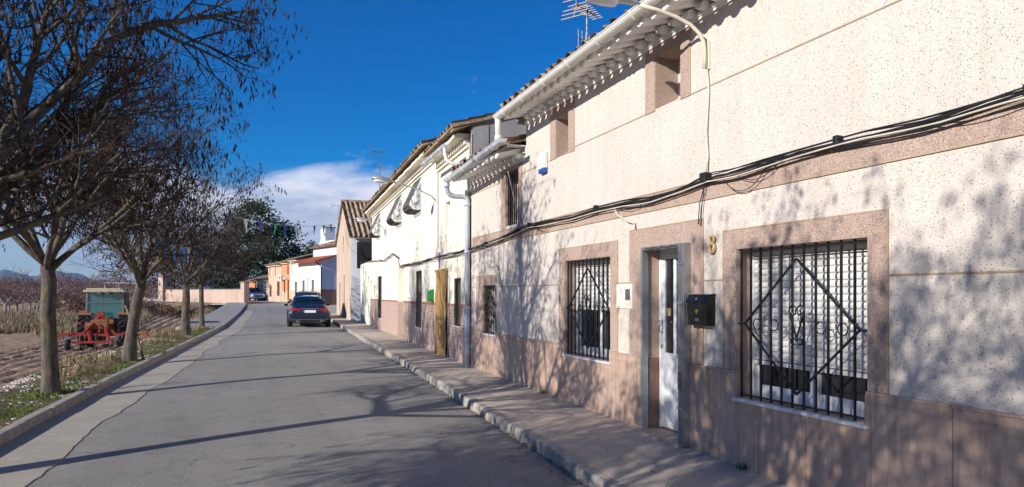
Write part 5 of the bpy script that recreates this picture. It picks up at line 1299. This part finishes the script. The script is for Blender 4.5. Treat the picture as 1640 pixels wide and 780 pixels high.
for i in range(900):
    D = random.uniform(128, 330); px = random.uniform(-120, 300); u = (px-820)/1100; x = D*(u*math.cos(CAMYAW)+math.sin(CAMYAW)); y = D*(-u*math.sin(CAMYAW)+math.cos(CAMYAW)); z = land_z(x, y)
    for k in range(22):
        p = Vector((x+random.gauss(0,1.3), y+random.gauss(0,1.3), z+random.uniform(.6, 3.2))); d = Vector((random.gauss(0,.5), random.gauss(0,.5), random.uniform(.2,1))).normalized(); m.tube([p, p+d*random.uniform(.6,1.4)], [.035,.015], 3, cap=False)
tag(m.build('orchard', M['orchard_twig']), 'far purple brown mass of bare orchard beyond the near rows', 'orchard', kind='stuff')

# small things on the verge
def dry_shrub(seed, h):
    rg = random.Random(seed); m = MB()
    for _ in range(14):
        a = rg.uniform(0, 6.28); p = Vector((0,0,-.03)); d = Vector((math.cos(a)*.5, math.sin(a)*.5, rg.uniform(.5,1.2))).normalized(); pts = [p.copy()]
        for i in range(4): d = (d + Vector((rg.gauss(0,.25), rg.gauss(0,.25), rg.gauss(0,.2)))).normalized(); p = p + d*h*.28; pts.append(p.copy())
        m.tube(pts, [.006,.005,.004,.003,.002], 4)
        for q in pts[1:]:
            for _ in range(2): e = q + Vector((rg.gauss(0,1), rg.gauss(0,1), rg.gauss(.4,.8))).normalized()*h*.2; m.tube([q, e], [.003,.0015], 3, cap=False)
    return m
sh = [dry_shrub(70+i, (.38,.5,.34)[i]).build('dry_shrub', M['dry_stalk']) for i in range(3)]
spots = [(-3.75,11.2,'dead twiggy shrub on the verge left of the first trunk'),(-2.35,12.9,'dead twiggy shrub on the verge just right of the first trunk'),(-3.9,8.9,'dead twiggy shrub at the far left edge of the view'),(-2.55,14.6,'dead shrub midway between the first two trunks'),(-1.95,18.6,'dry shrub just past the second trunk by the kerb'),(-1.9,20.6,'dry shrub on the verge a little beyond the second trunk'),(-1.85,22.6,'dry shrub midway between second and third trunks'),(-2.1,24.6,'dry shrub just before the third trunk')]
for i, (x, y, lab) in enumerate(spots):
    o = sh[i] if i < 3 else sh[i % 3].copy()
    if i >= 3: COL.objects.link(o)
    o.location = (x, y, max(verge_z(x, y), field_z(x, y)) - .03); o.rotation_euler = (0,0,i*1.3); tag(o, lab, 'shrub', 'dead shrubs on the verge')
m = MB(); a = Vector((-2.12,17.2,S(17)-.15)); b = Vector((-2.65,18.1,1.33)); m.tube([a, a.lerp(b,.5)+Vector((.02,0,.01)), b], .028, 7)
tag(m.build('stake', M['dry_stalk']), 'dark wooden stake leaning against the second street tree', 'stake')

for (x, y, lab) in ((4.17, 5.06, 'small green weed at the foot of the wall under the barred window'), (4.18, 9.6, 'tiny weed at the foot of the dado past the second barred window')):
    m = MB(); grass_tuft(m, 0, 0, 0, 26, .07, .05, w=.004, lean=1.1); tag(m.build('weed', M['grass_blade'], loc=(x, y, S(y)+.004)), lab, 'weed', 'weeds at the foot of the wall')

# bunting across the street and blue pennants caught in the trees
def bunting(label, pts, flags, size):
    t = tag(empty('bunting', pts[0]), label, 'bunting'); o = Vector(pts[0]); P = [Vector(p)-o for p in pts]
    m = MB(); m.tube(P, .012, 5); m.build('cord', M['cord'], t)
    for i, (f, mat) in enumerate(flags):
        k = f*(len(P)-1); j = min(len(P)-2, int(k)); p = P[j].lerp(P[j+1], k-j); d = (P[j+1]-P[j]).normalized(); w = size*random.uniform(.8, 1.1)
        rows = []
        for r_ in range(5):
            v = r_/4; ww = w*(1-v*.92)*.5; sw = Vector((.12*math.sin(i*2.1+v*3), -.18*math.sin(i+v*2.5), 0))*w
            rows.append([p - d*ww + sw*v + Vector((0,0,-w*1.25*v)), p + sw*v*1.2 + Vector((.03,-.05,-w*1.25*v)), p + d*ww + sw*v + Vector((0,0,-w*1.25*v))])
        m = MB(); m.loft(rows, cap=False, closed=False); m.build('flag', M[mat], t, smooth=True)
    return t
def sag(a, b, s_, n=16): a, b = Vector(a), Vector(b); return [tuple(a.lerp(b, i/n) - Vector((0,0,s_*4*(i/n)*(1-i/n)))) for i in range(n+1)]
bunting('string of coloured pennants stretched across the street to the gable house', sag((-1.75, 26.3, 4.7), (5.0, 41.0, 5.75), .42), [(.06,'white_flag'),(.16,'blue_flag'),(.25,'white_flag'),(.33,'purple_flag'),(.43,'green_flag'),(.50,'navy_flag'),(.58,'white_flag'),(.74,'purple_flag'),(.83,'green_flag'),(.90,'navy_flag')], .42)
bunting('tangled string of bright blue pennants caught in the third and fourth street trees', sag((-2.7, 22.8, 3.3), (-.9, 30.6, 4.2), .5), [(.08,'blue_flag'),(.16,'blue_flag'),(.26,'blue_flag'),(.37,'blue_flag'),(.44,'white_flag'),(.55,'blue_flag'),(.62,'blue_flag'),(.74,'blue_flag'),(.84,'blue_flag'),(.93,'blue_flag')], .46)

# ------------------------------------------------------------------ air
m = MB(); m.box(-7000, 7000, -500, 7000, -4, 260); hz = m.build('haze', [])
mat = bpy.data.materials.new('haze'); mat.use_nodes = True; nt = mat.node_tree
for n in list(nt.nodes):
    if n.type != 'OUTPUT_MATERIAL': nt.nodes.remove(n)
pv = nt.nodes.new('ShaderNodeVolumePrincipled'); pv.inputs['Color'].default_value = (.34,.60,1,1); pv.inputs['Density'].default_value = .00011; pv.inputs['Anisotropy'].default_value = .2
nt.links.new(pv.outputs[0], nt.nodes['Material Output'].inputs['Volume']); hz.data.materials.append(mat); tag(hz, 'thin blue haze over the plain and the distant hills', 'haze', kind='stuff')

# ------------------------------------------------------------------ light, sky, camera
L = Vector((1, .40, -.42)).normalized()
sun = bpy.data.lights.new('sun', 'SUN'); sun.energy = 4.6; sun.angle = R(.5); sun.color = (1, .945, .865)
so = bpy.data.objects.new('sun', sun); COL.objects.link(so); so.rotation_euler = L.to_track_quat('-Z', 'Y').to_euler()
w = bpy.data.worlds.new('World'); scene.world = w; w.use_nodes = True; nt = w.node_tree; N = nt.nodes; K = nt.links.new
bg = N['Background']; bg.inputs['Strength'].default_value = .10
sky = N.new('ShaderNodeTexSky'); sky.sky_type = 'NISHITA'; sky.sun_disc = False
sky.sun_elevation = math.asin(-L.z); sky.sun_rotation = math.atan2(-L.x, -L.y) % (2*math.pi)
sky.altitude = 600; sky.air_density = 1.0; sky.dust_density = .2; sky.ozone_density = 3.0
hs = N.new('ShaderNodeHueSaturation'); hs.inputs['Saturation'].default_value = 1.62; K(sky.outputs[0], hs.inputs['Color']); hs.inputs['Hue'].default_value = .515; hs.inputs['Value'].default_value = .92
tc = N.new('ShaderNodeTexCoord'); sep = N.new('ShaderNodeSeparateXYZ'); K(tc.outputs['Generated'], sep.inputs[0])
def wm(op, a, b=0):
    n = N.new('ShaderNodeMath'); n.operation = op
    for i, v in enumerate((a, b)):
        if isinstance(v, (int, float)): n.inputs[i].default_value = v
        else: K(v, n.inputs[i])
    return n.outputs[0]
def wramp(f, stops):
    n = N.new('ShaderNodeValToRGB'); e = n.color_ramp.elements
    while len(e) < len(stops): e.new(.5)
    for q, (p, v) in zip(e, stops): q.position = p; q.color = (v,v,v,1) if isinstance(v, (int, float)) else (*v, 1)
    K(f, n.inputs[0]); return n.outputs[0]
mp = N.new('ShaderNodeMapping'); mp.inputs['Scale'].default_value = (3.2, 3.2, 9.5); mp.inputs['Location'].default_value = (3.1, .4, 0); K(tc.outputs['Generated'], mp.inputs[0])
nz = N.new('ShaderNodeTexNoise'); nz.inputs['Scale'].default_value = 1.25; nz.inputs['Detail'].default_value = 9; nz.inputs['Roughness'].default_value = .56; nz.inputs['Distortion'].default_value = .3; K(mp.outputs[0], nz.inputs['Vector'])
zz = sep.outputs[2]
bank = wramp(zz, [(0, .22), (.05, .37), (.10, .40), (.14, .28), (.18, .10), (.23, .0), (1, 0)])
cov = wramp(wm('ADD', nz.outputs['Fac'], bank), [(.66, 0), (.84, 1)])
shade = wramp(wm('ADD', nz.outputs['Fac'], wm('MULTIPLY', zz, .9)), [(.46, (2.8,3.1,4.4)), (.78, (7.4,7.4,8.0))])
mx = N.new('ShaderNodeMix'); mx.data_type = 'RGBA'; K(wm('MULTIPLY', cov, .88), mx.inputs['Factor']); K(hs.outputs[0], mx.inputs['A']); K(shade, mx.inputs['B'])
K(mx.outputs['Result'], bg.inputs['Color'])

cam = bpy.data.cameras.new('camera'); co = bpy.data.objects.new('camera', cam); COL.objects.link(co)
co.location = (0, 0, 1.6); co.rotation_euler = (R(90), 0, -CAMYAW)
cam.sensor_width = 36; cam.lens = 1100/1640*36; cam.shift_y = 81/1640; cam.clip_end = 20000; cam.clip_start = .05
scene.camera = co
scene.view_settings.view_transform = 'Standard'; scene.view_settings.look = 'None'; scene.view_settings.exposure = .47; scene.view_settings.gamma = 1; scene.view_settings.use_curve_mapping = False
scene.cycles.max_bounces = 6; scene.cycles.volume_bounces = 0; scene.cycles.use_denoising = True
